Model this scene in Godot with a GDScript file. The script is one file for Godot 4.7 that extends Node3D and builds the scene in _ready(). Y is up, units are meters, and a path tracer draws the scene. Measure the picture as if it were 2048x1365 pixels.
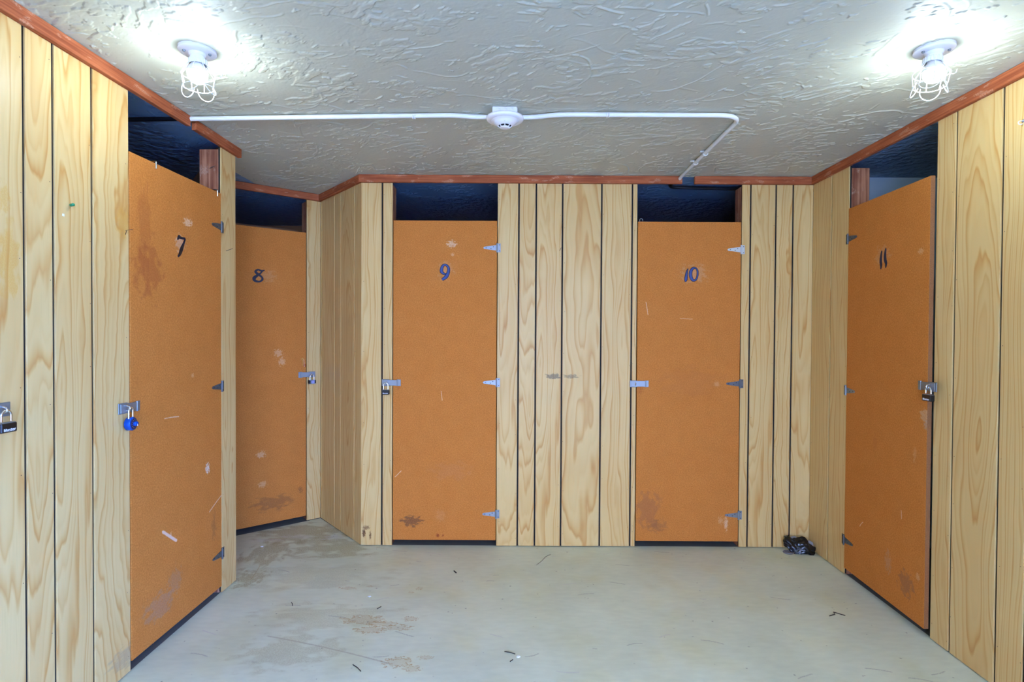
extends Node3D
# A small locker room: five numbered particle-board doors in panelled walls, an angled alcove on the left, two caged lamps on a trowelled ceiling.
const CEIL := 2.125
const UP := Vector3.UP
var used := {}
var M := {}
var rng := RandomNumberGenerator.new()

# ------------------------------------------------------------------ naming
func numbered(called: String) -> String:
	if not used.has(called):
		used[called] = 0
		return called
	used[called] += 1
	return "%s_%03d" % [called, used[called]]

func base(called: String, at: Transform3D, label := "", category := "", group := "", kind := "") -> Node3D:
	var o := Node3D.new()
	o.name = numbered(called)
	add_child(o)
	o.transform = at
	tag(o, label, category, group, kind)
	return o

func tag(o: Node3D, label := "", category := "", group := "", kind := "") -> void:
	if label: o.set_meta("label", label)
	if category: o.set_meta("category", category)
	if group: o.set_meta("group", group)
	if kind: o.set_meta("kind", kind)

func part(called: String, mesh: Mesh, mat: Material, parent: Node3D, at := Transform3D(), label := "") -> MeshInstance3D:
	var o := MeshInstance3D.new()
	o.name = called
	o.mesh = mesh
	o.material_override = mat
	parent.add_child(o, true)
	o.transform = at
	if label: o.set_meta("label", label)
	return o

func lone(called: String, mesh: Mesh, mat: Material, at: Transform3D, label: String, category: String, group := "", kind := "") -> MeshInstance3D:
	var o := MeshInstance3D.new()
	o.name = numbered(called)
	o.mesh = mesh
	o.material_override = mat
	add_child(o)
	o.transform = at
	tag(o, label, category, group, kind)
	return o

func T(x: float, y: float, z: float) -> Transform3D:
	return Transform3D(Basis(), Vector3(x, y, z))

func frame(a: Vector2, b: Vector2) -> Transform3D:   # a wall's own axes: x along it, y up, z into the room
	var d := Vector3(b.x - a.x, 0, b.y - a.y).normalized()
	return Transform3D(Basis(d, UP, d.cross(UP)), Vector3(a.x, 0, a.y))

# ------------------------------------------------------------------ mesh helpers
func mb() -> SurfaceTool:
	var st := SurfaceTool.new()
	st.begin(Mesh.PRIMITIVE_TRIANGLES)
	return st

func tri(st: SurfaceTool, a: Vector3, b: Vector3, c: Vector3, n: Vector3, uva := Vector2(), uvb := Vector2(), uvc := Vector2()) -> void:
	var flip := (b - a).cross(c - a).dot(n) > 0.0
	for k in ([0, 2, 1] if flip else [0, 1, 2]):
		st.set_normal(n)
		st.set_uv([uva, uvb, uvc][k])
		st.add_vertex([a, b, c][k])

func quad(st: SurfaceTool, a: Vector3, b: Vector3, c: Vector3, d: Vector3, n: Vector3, uv := []) -> void:
	if uv.is_empty(): uv = [Vector2(0, 0), Vector2(1, 0), Vector2(1, 1), Vector2(0, 1)]
	tri(st, a, b, c, n, uv[0], uv[1], uv[2])
	tri(st, a, c, d, n, uv[0], uv[2], uv[3])

# chamfered box; uv = (x * us + uo, (top - y) * vs) on all sides, x and y taken from the box's own axes; along: the axis that runs with the grain
func cbox(st: SurfaceTool, lo: Vector3, hi: Vector3, b := 0.001, us := 1.0, uo := 0.0, vs := 1.0, vo := 0.0, along := 1) -> void:
	var ctr := (lo + hi) * 0.5
	var h := (hi - lo) * 0.5
	b = minf(b, minf(h.x, minf(h.y, h.z)) * 0.9)
	var f := func(p: Vector3) -> Vector2:
		if along == 1: return Vector2((p.x - lo.x + (hi.z - p.z)) * us + uo, (hi.y - p.y) * vs + vo)
		return Vector2((p.y - lo.y + (hi.z - p.z)) * us + uo, (p.x - lo.x) * vs + vo)
	var pts := {}
	for sx in [-1, 1]:
		for sy in [-1, 1]:
			for sz in [-1, 1]:
				var s := Vector3(sx, sy, sz)
				for ax in 3:
					var e := h - Vector3(b, b, b)
					e[ax] = h[ax]
					pts[[sx, sy, sz, ax]] = ctr + e * s
	for ax in 3:
		var u := (ax + 1) % 3
		var v := (ax + 2) % 3
		for s in [-1, 1]:
			var q := []
			for c in [[-1, -1], [1, -1], [1, 1], [-1, 1]]:
				var k := [0, 0, 0]
				k[ax] = s; k[u] = c[0]; k[v] = c[1]
				q.append(pts[[k[0], k[1], k[2], ax]])
			var n := Vector3()
			n[ax] = s
			quad(st, q[0], q[1], q[2], q[3], n, [f.call(q[0]), f.call(q[1]), f.call(q[2]), f.call(q[3])])
		for su in [-1, 1]:      # the edges that run along ax
			for sv in [-1, 1]:
				var k0 := [0, 0, 0]
				k0[ax] = -1; k0[u] = su; k0[v] = sv
				var k1 := k0.duplicate()
				k1[ax] = 1
				var n := Vector3()
				n[u] = su; n[v] = sv
				var a: Vector3 = pts[[k0[0], k0[1], k0[2], u]]
				var c: Vector3 = pts[[k1[0], k1[1], k1[2], u]]
				var d: Vector3 = pts[[k1[0], k1[1], k1[2], v]]
				var e: Vector3 = pts[[k0[0], k0[1], k0[2], v]]
				quad(st, a, c, d, e, n.normalized(), [f.call(a), f.call(c), f.call(d), f.call(e)])
	for sx in [-1, 1]:
		for sy in [-1, 1]:
			for sz in [-1, 1]:
				var a: Vector3 = pts[[sx, sy, sz, 0]]
				var c: Vector3 = pts[[sx, sy, sz, 1]]
				var d: Vector3 = pts[[sx, sy, sz, 2]]
				tri(st, a, c, d, Vector3(sx, sy, sz).normalized(), f.call(a), f.call(c), f.call(d))

func box(lo: Vector3, hi: Vector3, b := 0.001) -> ArrayMesh:
	var st := mb()
	cbox(st, lo, hi, b)
	return st.commit()

func tube(st: SurfaceTool, pts: Array, r: float, sides := 10, closed := false) -> void:
	var n := pts.size()
	var rings := []
	var up := Vector3(0.13, 0.97, 0.21)
	for i in n:
		var a: Vector3 = pts[(i - 1 + n) % n] if closed or i > 0 else pts[i]
		var c: Vector3 = pts[(i + 1) % n] if closed or i < n - 1 else pts[i]
		var d := (c - a).normalized()
		var x := up.cross(d)
		if x.length() < 0.05: x = Vector3(1, 0.1, 0.3).cross(d)
		x = x.normalized()
		up = d.cross(x)
		var ring := []
		for k in sides:
			var w := TAU * k / sides
			ring.append(x * cos(w) + up * sin(w))
		rings.append([pts[i], ring])
	for i in (n if closed else n - 1):
		var p: Array = rings[i]
		var q: Array = rings[(i + 1) % n]
		for k in sides:
			var k2 := (k + 1) % sides
			var v := [p[0] + p[1][k] * r, p[0] + p[1][k2] * r, q[0] + q[1][k2] * r, q[0] + q[1][k] * r]
			var nn := [p[1][k], p[1][k2], q[1][k2], q[1][k]]
			smooth_quad(st, v, nn)
	if not closed:
		for e in [0, n - 1]:
			var p: Array = rings[e]
			var dn: Vector3 = (pts[0] - pts[1]) if e == 0 else (pts[n - 1] - pts[n - 2])
			for k in sides:
				tri(st, p[0], p[0] + p[1][k] * r, p[0] + p[1][(k + 1) % sides] * r, dn.normalized())

func smooth_quad(st: SurfaceTool, v: Array, n: Array, uv := []) -> void:
	var m: Vector3 = n[0] + n[1] + n[2] + n[3]
	for t in [[0, 1, 2], [0, 2, 3]]:
		var o: Array = t
		if (v[t[1]] - v[t[0]]).cross(v[t[2]] - v[t[0]]).dot(m) > 0.0: o = [t[0], t[2], t[1]]
		for k in o:
			st.set_normal(n[k])
			st.set_uv(uv[k] if uv.size() else Vector2())
			st.add_vertex(v[k])

# profile of [radius, height] turned about y; a repeated point makes a hard edge
func lathe(st: SurfaceTool, prof: Array, sides := 32, at := Transform3D()) -> void:
	for i in prof.size() - 1:
		var a := Vector2(prof[i][0], prof[i][1])
		var b := Vector2(prof[i + 1][0], prof[i + 1][1])
		if a.distance_to(b) < 1e-6: continue
		var na := _pn(prof, i, i)
		var nb := _pn(prof, i + 1, i)
		for k in sides:
			var w0 := TAU * k / sides
			var w1 := TAU * (k + 1) / sides
			var c0 := Vector3(cos(w0), 0, sin(w0))
			var c1 := Vector3(cos(w1), 0, sin(w1))
			var v := [at * (c0 * a.x + UP * a.y), at * (c1 * a.x + UP * a.y), at * (c1 * b.x + UP * b.y), at * (c0 * b.x + UP * b.y)]
			var n := [at.basis * (c0 * na.x + UP * na.y), at.basis * (c1 * na.x + UP * na.y), at.basis * (c1 * nb.x + UP * nb.y), at.basis * (c0 * nb.x + UP * nb.y)]
			smooth_quad(st, v, n)

func _pn(prof: Array, i: int, seg: int) -> Vector2:      # outward normal at point i, for the segment that starts at seg; profiles run so that the outside lies to the right
	var s := Vector2()
	for j in [i - 1, i]:
		if j < 0 or j >= prof.size() - 1: continue
		var d := Vector2(prof[j + 1][0] - prof[j][0], prof[j + 1][1] - prof[j][1])
		if d.length() < 1e-6:
			var e := Vector2(prof[seg + 1][0] - prof[seg][0], prof[seg + 1][1] - prof[seg][1]).normalized()
			return Vector2(e.y, -e.x)
		d = d.normalized()
		s += Vector2(d.y, -d.x)
	return s.normalized()

# flat outline (clockwise or not) given thickness along z
func slab(st: SurfaceTool, outline: Array, z0: float, z1: float) -> void:
	var poly := PackedVector2Array(outline)
	var area := 0.0
	for i in poly.size():
		area += poly[i].cross(poly[(i + 1) % poly.size()])
	var ids := Geometry2D.triangulate_polygon(poly)
	for i in range(0, ids.size(), 3):
		for s in [[z1, Vector3(0, 0, 1)], [z0, Vector3(0, 0, -1)]]:
			tri(st, Vector3(poly[ids[i]].x, poly[ids[i]].y, s[0]), Vector3(poly[ids[i + 1]].x, poly[ids[i + 1]].y, s[0]), Vector3(poly[ids[i + 2]].x, poly[ids[i + 2]].y, s[0]), s[1])
	for i in poly.size():
		var a := poly[i]
		var b := poly[(i + 1) % poly.size()]
		var d := (b - a).normalized()
		var n := Vector3(d.y, -d.x, 0) * signf(area)
		quad(st, Vector3(a.x, a.y, z0), Vector3(b.x, b.y, z0), Vector3(b.x, b.y, z1), Vector3(a.x, a.y, z1), n)

func arc(c: Vector3, x: Vector3, y: Vector3, a0: float, a1: float, n: int) -> Array:
	var out := []
	for i in n + 1:
		var w := lerpf(a0, a1, float(i) / n)
		out.append(c + x * cos(w) + y * sin(w))
	return out

# ------------------------------------------------------------------ textures
func noise(sd: int, f: float, octaves := 3, kind := FastNoiseLite.TYPE_SIMPLEX_SMOOTH) -> FastNoiseLite:
	var n := FastNoiseLite.new()
	n.seed = sd
	n.noise_type = kind
	n.frequency = f
	n.fractal_octaves = octaves
	return n

# plain-sawn veneer: rings cut by a plane that tilts along the board, so that they open into long cathedrals
func wood_image(sd: int, cx: float, d0: float, slope: float, freq: float, ripple: float, c0: Color, c1: Color) -> Image:
	var w := 136
	var h := 1088
	var data := PackedByteArray()
	data.resize(w * h * 3)
	var a := noise(sd, 1.0, 2, FastNoiseLite.TYPE_VALUE)
	var i := 0
	for y in h:
		var yy := y * 212.0 / h
		var c := cx + a.get_noise_2d(yy * 0.012, 9.5) * 4.0
		var d := d0 + yy * slope + a.get_noise_2d(yy * 0.018, 70.5) * 3.2
		var d2 := d * d + 0.5
		var calm := clampf(a.get_noise_2d(yy * 0.02, 120.5) * 3.0 + 0.3, 0.0, 1.0) * ripple
		for x in w:
			var xx := x * 16.0 / w
			var t := sqrt((xx - c) * (xx - c) + d2) * freq + a.get_noise_2d(xx * 0.22, yy * 0.022 + 200.0) * 1.7 + a.get_noise_2d(xx * 0.6, yy * 0.06 + 300.0) * 0.35
			if calm > 0.0: t += a.get_noise_2d(xx * 0.25, yy * 0.22 + 400.0) * calm
			var k := floorf(t)
			var p := t - k
			var line := (pow(p * 1.25, 2.2) if p < 0.8 else (1.0 - p) * 5.0) * (0.55 + 0.45 * sin(k * 2.4 + sd))
			var f := a.get_noise_2d(xx * 4.0, yy * 0.12 + 600.0)
			var m := clampf(line * 0.75 + f * 0.12 + a.get_noise_2d(xx * 0.12, yy * 0.03 + 800.0) * 0.18 + 0.06, 0.0, 1.0)
			f *= 0.02
			data[i] = int(clampf(lerpf(c0.r, c1.r, m) + f, 0.0, 1.0) * 255.0)
			data[i + 1] = int(clampf(lerpf(c0.g, c1.g, m) + f, 0.0, 1.0) * 255.0)
			data[i + 2] = int(clampf(lerpf(c0.b, c1.b, m) + f, 0.0, 1.0) * 255.0)
			i += 3
	return Image.create_from_data(w, h, false, Image.FORMAT_RGB8, data)

# a stain with a ragged outline: ring > 0 leaves a darker rim than middle
func blot(im: Image, cx: float, cy: float, rx: float, ry: float, col: Color, strength: float, ragged := 0.5, ring := 0.0, sd := 1, grain := 0.5) -> void:
	var n := noise(sd, 1.0, 3)
	for y in range(maxi(0, int(cy - ry * 1.6)), mini(im.get_height(), int(cy + ry * 1.6))):
		for x in range(maxi(0, int(cx - rx * 1.6)), mini(im.get_width(), int(cx + rx * 1.6))):
			var u := (x - cx) / rx
			var v := (y - cy) / ry
			var r := sqrt(u * u + v * v) + n.get_noise_2d(u * 1.7 + sd, v * 1.7) * ragged
			if r > 1.0: continue
			var a := clampf((1.0 - r) * 2.5, 0.0, 1.0)
			if ring > 0.0: a = lerpf(a, 1.0 - absf(r - 0.88) / 0.12 if r > 0.76 else 0.14, ring)
			a *= 1.0 - grain * clampf(0.5 + n.get_noise_2d(x * 0.33, y * 0.33) * 1.4, 0.0, 1.0)
			if a > 0.0: im.set_pixel(x, y, im.get_pixel(x, y).lerp(col, clampf(a * strength, 0.0, 1.0)))

func scratch(im: Image, a: Vector2, b: Vector2, wide: float, col: Color, strength: float, bend := 0.0) -> void:
	var len := a.distance_to(b)
	var side := (b - a).normalized().orthogonal()
	for i in int(len * 1.5) + 1:
		var t := i / (len * 1.5)
		var p := a.lerp(b, t) + side * (bend * 4.0 * t * (1.0 - t) + rng.randf_range(-0.4, 0.4))
		var w := maxf(0.5, wide * 0.5)
		for y in range(int(p.y - w), int(p.y + w) + 1):
			for x in range(int(p.x - w), int(p.x + w) + 1):
				if x >= 0 and y >= 0 and x < im.get_width() and y < im.get_height() and rng.randf() < 0.8:
					im.set_pixel(x, y, im.get_pixel(x, y).lerp(col, strength))

func tex(im: Image) -> ImageTexture:
	return ImageTexture.create_from_image(im)

func mat(col: Color, rough := 0.6, metal := 0.0, t: Texture2D = null) -> StandardMaterial3D:
	var m := StandardMaterial3D.new()
	m.albedo_color = col
	m.roughness = rough
	m.metallic = metal
	if t: m.albedo_texture = t
	return m

func rgb(r: int, g: int, b: int) -> Color:
	return Color(r / 255.0, g / 255.0, b / 255.0)

# ------------------------------------------------------------------ ready
func _ready() -> void:
	rng.seed = 4
	camera_and_light()
	make_materials()
	shell()
	panelled_walls()
	trims()
	doors()
	lamps()
	ceiling_fittings()
	padlocks()
	small_things()
	litter()

func camera_and_light() -> void:
	var cam := Camera3D.new()
	cam.name = "camera"
	cam.fov = rad_to_deg(2.0 * atan(682.5 / 1100.0))
	cam.position = Vector3(0, 1.226, 0)
	cam.rotation = Vector3(deg_to_rad(-0.8), 0, deg_to_rad(0.3))
	cam.near = 0.05
	add_child(cam)
	var sky_mat := ProceduralSkyMaterial.new()
	sky_mat.sky_top_color = rgb(80, 130, 235)
	sky_mat.sky_horizon_color = rgb(110, 156, 248)
	sky_mat.ground_bottom_color = rgb(150, 160, 170)
	sky_mat.ground_horizon_color = rgb(110, 156, 248)
	sky_mat.energy_multiplier = 46.0
	var sky := Sky.new()
	sky.sky_material = sky_mat
	var env := Environment.new()
	env.background_mode = Environment.BG_SKY
	env.sky = sky
	env.tonemap_mode = Environment.TONE_MAPPER_LINEAR
	env.tonemap_exposure = 1.07
	env.sdfgi_enabled = true
	env.ssao_enabled = true
	env.ssil_enabled = true
	var sun := DirectionalLight3D.new()      # high sun behind the building: lights the added yard wall, never the room directly
	sun.name = "sun"
	sun.light_energy = SUN_ENERGY
	sun.light_color = Color(1.0, 0.95, 0.86)
	sun.light_angular_distance = 0.5
	sun.shadow_enabled = true
	sun.sky_mode = DirectionalLight3D.SKY_MODE_LIGHT_ONLY
	add_child(sun)
	sun.look_at_from_position(Vector3(), Vector3(0.35, -0.85, 0.75), UP)
	var we := WorldEnvironment.new()
	we.name = "world_environment"
	we.environment = env
	add_child(we)

const SUN_ENERGY := 8.4
const LAMP_ENERGY := 0.22
const LAMP_COLOR := Color(0.86, 0.94, 1.0)

func make_materials() -> void:
	# ---- panelling
	var c0 := rgb(217, 186, 125)
	var c1 := rgb(192, 137, 70)
	var kinds := [      # seed, heart of the cathedral, depth at the top, slope, rings per cm, ripple
		[11, 7.0, 3.0, 0.10, 0.75, 0.0], [23, 9.0, -6.0, 0.07, 0.62, 0.1], [31, -6.0, 6.0, 0.03, 0.8, 0.1], [47, 8.0, 4.0, -0.08, 0.72, 0.35],
		[53, 2.0, -10.0, 0.09, 0.62, 0.1], [61, 15.0, 9.0, -0.08, 0.7, 0.25], [73, 22.0, 4.0, 0.03, 0.8, 0.1], [83, 8.0, -6.0, 0.06, 1.1, 0.0],
		[97, 28.0, 4.0, 0.02, 1.1, 0.05], [101, 5.0, 10.0, -0.09, 0.7, 0.3]]
	var wood := []
	for k in kinds:
		wood.append(wood_image(k[0], k[1], k[2], k[3], k[4], k[5], c0, c1))
	M.wood_images = wood
	M.wood = []
	for im in wood:
		M.wood.append(wood_mat(im))
	M.groove = mat(rgb(34, 26, 22), 0.8)
	# ---- red-brown stained trim and rough studs
	M.trim = mat(Color.WHITE, 0.7, 0.0, tex(streaks(5, rgb(184, 104, 64), rgb(142, 72, 42), rgb(214, 180, 158), 0.10)))
	M.trim.metallic_specular = 0.3
	M.stud = mat(Color.WHITE, 0.8, 0.0, tex(streaks(9, rgb(186, 128, 92), rgb(120, 62, 36), rgb(205, 180, 160), 0.06)))
	M.dark_wood = mat(rgb(146, 108, 76), 0.8)
	M.blue_lit_paint = mat(rgb(200, 224, 238), 0.8)  # white partition, the blue of the lamp light mixed into its colour
	# ---- ceiling
	var pits := NoiseTexture2D.new()
	pits.width = 512
	pits.height = 512
	pits.seamless = true
	pits.noise = noise(61, 0.03, 4)
	M.ceiling = mat(rgb(190, 188, 166), 0.6)
	M.locker_ceiling = mat(rgb(120, 150, 182), 0.5)  # same plaster, the dim blue light over the lockers put into its colour
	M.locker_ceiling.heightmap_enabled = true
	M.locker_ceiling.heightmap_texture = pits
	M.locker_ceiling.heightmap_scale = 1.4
	# ---- floor
	M.floor = mat(Color.WHITE, 0.5, 0.0, tex(floor_image()))
	M.concrete = mat(rgb(120, 120, 116), 0.8)
	M.stucco = mat(rgb(228, 222, 208), 0.9)
	# ---- metals and the rest
	M.zinc = mat(rgb(140, 146, 150), 0.45, 0.7)
	M.old_zinc = mat(rgb(104, 108, 110), 0.5, 0.7)
	M.pale_zinc = mat(rgb(196, 200, 196), 0.45, 0.4)
	M.chrome = mat(rgb(225, 228, 232), 0.15, 1.0)
	M.brass = mat(rgb(206, 170, 92), 0.3, 0.9)
	M.black = mat(rgb(14, 13, 16), 0.35)
	M.shaded_pipe = mat(rgb(26, 26, 32), 0.4)  # conduit inside the lockers, its shade painted as black
	M.nail = mat(rgb(48, 40, 38), 0.5, 0.4)
	M.white_paint = mat(rgb(228, 228, 222), 0.35)
	M.plastic = mat(rgb(236, 234, 232), 0.4)
	M.porcelain = mat(rgb(240, 240, 240), 0.15)
	M.wire = mat(rgb(238, 240, 242), 0.4)
	M.print_white = mat(rgb(225, 225, 228), 0.5)
	M.navy = mat(rgb(24, 20, 44), 0.6)
	M.blue_paint = mat(rgb(44, 68, 132), 0.6)
	M.blue_lock = mat(rgb(10, 84, 200), 0.25, 0.5)
	M.dial = mat(rgb(18, 14, 60), 0.3)
	M.lilac = mat(rgb(150, 156, 205), 0.35, 0.3)
	M.bag = mat(rgb(14, 16, 22), 0.22)
	M.grey_disc = mat(rgb(120, 116, 116), 0.6)
	M.green = mat(rgb(24, 130, 84), 0.4)
	M.straw = mat(rgb(190, 178, 140), 0.8)
	M.bark = mat(rgb(44, 38, 34), 0.8)
	M.chip = mat(rgb(232, 234, 232), 0.8)
	M.dark_slot = mat(rgb(16, 16, 18), 0.8)

func wood_mat(im: Image) -> StandardMaterial3D:
	var m := mat(Color.WHITE, 0.36, 0.0, tex(im))
	m.metallic_specular = 0.3
	return m

func streaks(sd: int, c0: Color, c1: Color, scuff: Color, worn: float) -> Image:
	var w := 128
	var h := 768
	var im := Image.create(w, h, false, Image.FORMAT_RGB8)
	var a := noise(sd, 0.05, 3)
	var b := noise(sd + 1, 0.02, 4)
	for y in h:
		for x in w:
			var k := clampf(0.45 + a.get_noise_2d(x * 3.0, y * 0.12) * 0.7 + b.get_noise_2d(x, y * 0.7) * 0.5, 0.0, 1.0)
			var c := c0.lerp(c1, k)
			var s := b.get_noise_2d(x * 1.5 + 500.0, y * 1.1)
			if s > 0.32: c = c.lerp(scuff, clampf((s - 0.32) * 6.0, 0.0, 0.6) * clampf(0.5 + a.get_noise_2d(x * 8.0, y * 8.0) * 1.5, 0.0, 1.0))
			im.set_pixel(x, y, c)
	return im

# skip-trowelled plaster as a height field, in metres below the ceiling plane: torn flecks, smear edges and long drag lines
const CX0 := -1.56
const CZ0 := -3.66
const CELL := 0.003
const CNX := 1116
const CNZ := 790
func trowelled() -> PackedFloat32Array:
	var data := PackedFloat32Array()
	data.resize(CNX * CNZ)
	var zone := noise(201, 2.4, 2)
	var sharp := [noise(211, 15.0, 4), noise(223, 19.0, 4), noise(227, 17.0, 4)]
	var soft := noise(231, 3.1, 2)
	var smear := noise(241, 2.2, 3)
	var grit := noise(251, 70.0, 2)
	var turn := [[0.92, 0.38], [0.97, -0.22], [0.70, 0.71]]
	var i := 0
	for y in CNZ:
		var wz := y * CELL
		for x in CNX:
			var wx := x * CELL
			var z := zone.get_noise_2d(wx, wz)
			var k := 0 if z < -0.1 else (1 if z < 0.12 else 2)
			var cs: Array = turn[k]
			var u: float = (wx * cs[0] + wz * cs[1]) * 0.55
			var v: float = (wz * cs[0] - wx * cs[1]) * 1.45
			var n: float = sharp[k].get_noise_2d(u, v)
			var busy := soft.get_noise_2d(wx, wz)
			var fleck := clampf((n - 0.24 + busy * 0.95) * 9.0, 0.0, 1.0)
			var m := smear.get_noise_2d(wx * 0.8 + n * 0.10, wz * 1.3)
			var edge := clampf(0.5 + m * 26.0, 0.0, 1.0) + clampf(0.5 + (m - 0.22) * 30.0, 0.0, 1.0) + clampf(0.5 + (m + 0.2) * 30.0, 0.0, 1.0)
			data[i] = fleck * (0.0016 + n * 0.0016) + edge * (0.0004 + busy * 0.0004) + grit.get_noise_2d(wx, wz) * 0.00016
			i += 1
	var r := RandomNumberGenerator.new()
	r.seed = 77
	for s in 900:
		var p := Vector2(r.randf() * CNX, r.randf() * CNZ)
		var dir := r.randf_range(-0.7, 0.5) if r.randf() < 0.8 else r.randf() * TAU
		var bend := r.randf_range(-0.02, 0.02)
		var len := int(r.randf_range(5, 26) if r.randf() < 0.8 else r.randf_range(30, 110))
		var tall := r.randf_range(0.0006, 0.0024)
		var wide := r.randf_range(0.7, 1.5)
		for q in len:
			p += Vector2.from_angle(dir)
			dir += bend + r.randf_range(-0.12, 0.12)
			if p.x < 3 or p.y < 3 or p.x > CNX - 4 or p.y > CNZ - 4: break
			var fade := minf(1.0, minf(q + 1, len - q) / 4.0) * tall
			for dy in range(-2, 3):
				for dx in range(-2, 3):
					var d := Vector2(floorf(p.x) + dx, floorf(p.y) + dy).distance_to(p) / (wide + 0.6)
					if d >= 1.0: continue
					var at := (int(p.y) + dy) * CNX + int(p.x) + dx
					data[at] = maxf(data[at], data[at] * 0.4 + fade * (1.0 - d * d))
	return data

# two meshes from the one height field: the room's plaster and what lies over the lockers
func plaster_meshes(room: PackedVector2Array) -> Array:
	var h := trowelled()
	var n := CNX * CNZ
	var pos := PackedVector3Array()
	var nor := PackedVector3Array()
	pos.resize(n)
	nor.resize(n)
	var i := 0
	for y in CNZ:
		for x in CNX:
			pos[i] = Vector3(CX0 + x * CELL, CEIL - h[i], CZ0 + y * CELL)
			var gx := (h[i + 1] - h[i - 1]) / (2.0 * CELL) if x > 0 and x < CNX - 1 else 0.0
			var gz := (h[i + CNX] - h[i - CNX]) / (2.0 * CELL) if y > 0 and y < CNZ - 1 else 0.0
			nor[i] = Vector3(-gx, -1.0, -gz).normalized()
			i += 1
	var inside := PackedByteArray()
	inside.resize(n)
	for y in CNZ - 1:
		# where this row crosses the room's outline
		var z := CZ0 + (y + 0.5) * CELL
		var cuts := []
		for k in room.size():
			var a := room[k]
			var b := room[(k + 1) % room.size()]
			if (a.y > z) != (b.y > z): cuts.append(a.x + (b.x - a.x) * (z - a.y) / (b.y - a.y))
		cuts.sort()
		for k in range(0, cuts.size() - 1, 2):
			for x in range(maxi(0, int((cuts[k] - CX0) / CELL)), mini(CNX - 1, int((cuts[k + 1] - CX0) / CELL))):
				inside[y * CNX + x] = 1
	var out := []
	for want in [1, 0]:
		var idx := PackedInt32Array()
		idx.resize(n * 6)
		var c := 0
		for y in CNZ - 1:
			for x in CNX - 1:
				var a := y * CNX + x
				if inside[a] != want: continue
				idx[c] = a; idx[c + 1] = a + CNX + 1; idx[c + 2] = a + 1
				idx[c + 3] = a; idx[c + 4] = a + CNX; idx[c + 5] = a + CNX + 1
				c += 6
		idx.resize(c)
		var arrays := []
		arrays.resize(Mesh.ARRAY_MAX)
		arrays[Mesh.ARRAY_VERTEX] = pos
		arrays[Mesh.ARRAY_NORMAL] = nor
		arrays[Mesh.ARRAY_INDEX] = idx
		var m := ArrayMesh.new()
		m.add_surface_from_arrays(Mesh.PRIMITIVE_TRIANGLES, arrays)
		out.append(m)
	return out

# painted concrete, x from -1.75 to 1.75 and z from -3.75 to -0.75
const FX := 1536
const FZ := 1316
func on_floor(x: float, z: float) -> Vector2:
	return Vector2((x + 1.75) / 3.5 * FX, (z + 3.75) / 3.0 * FZ)

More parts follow.
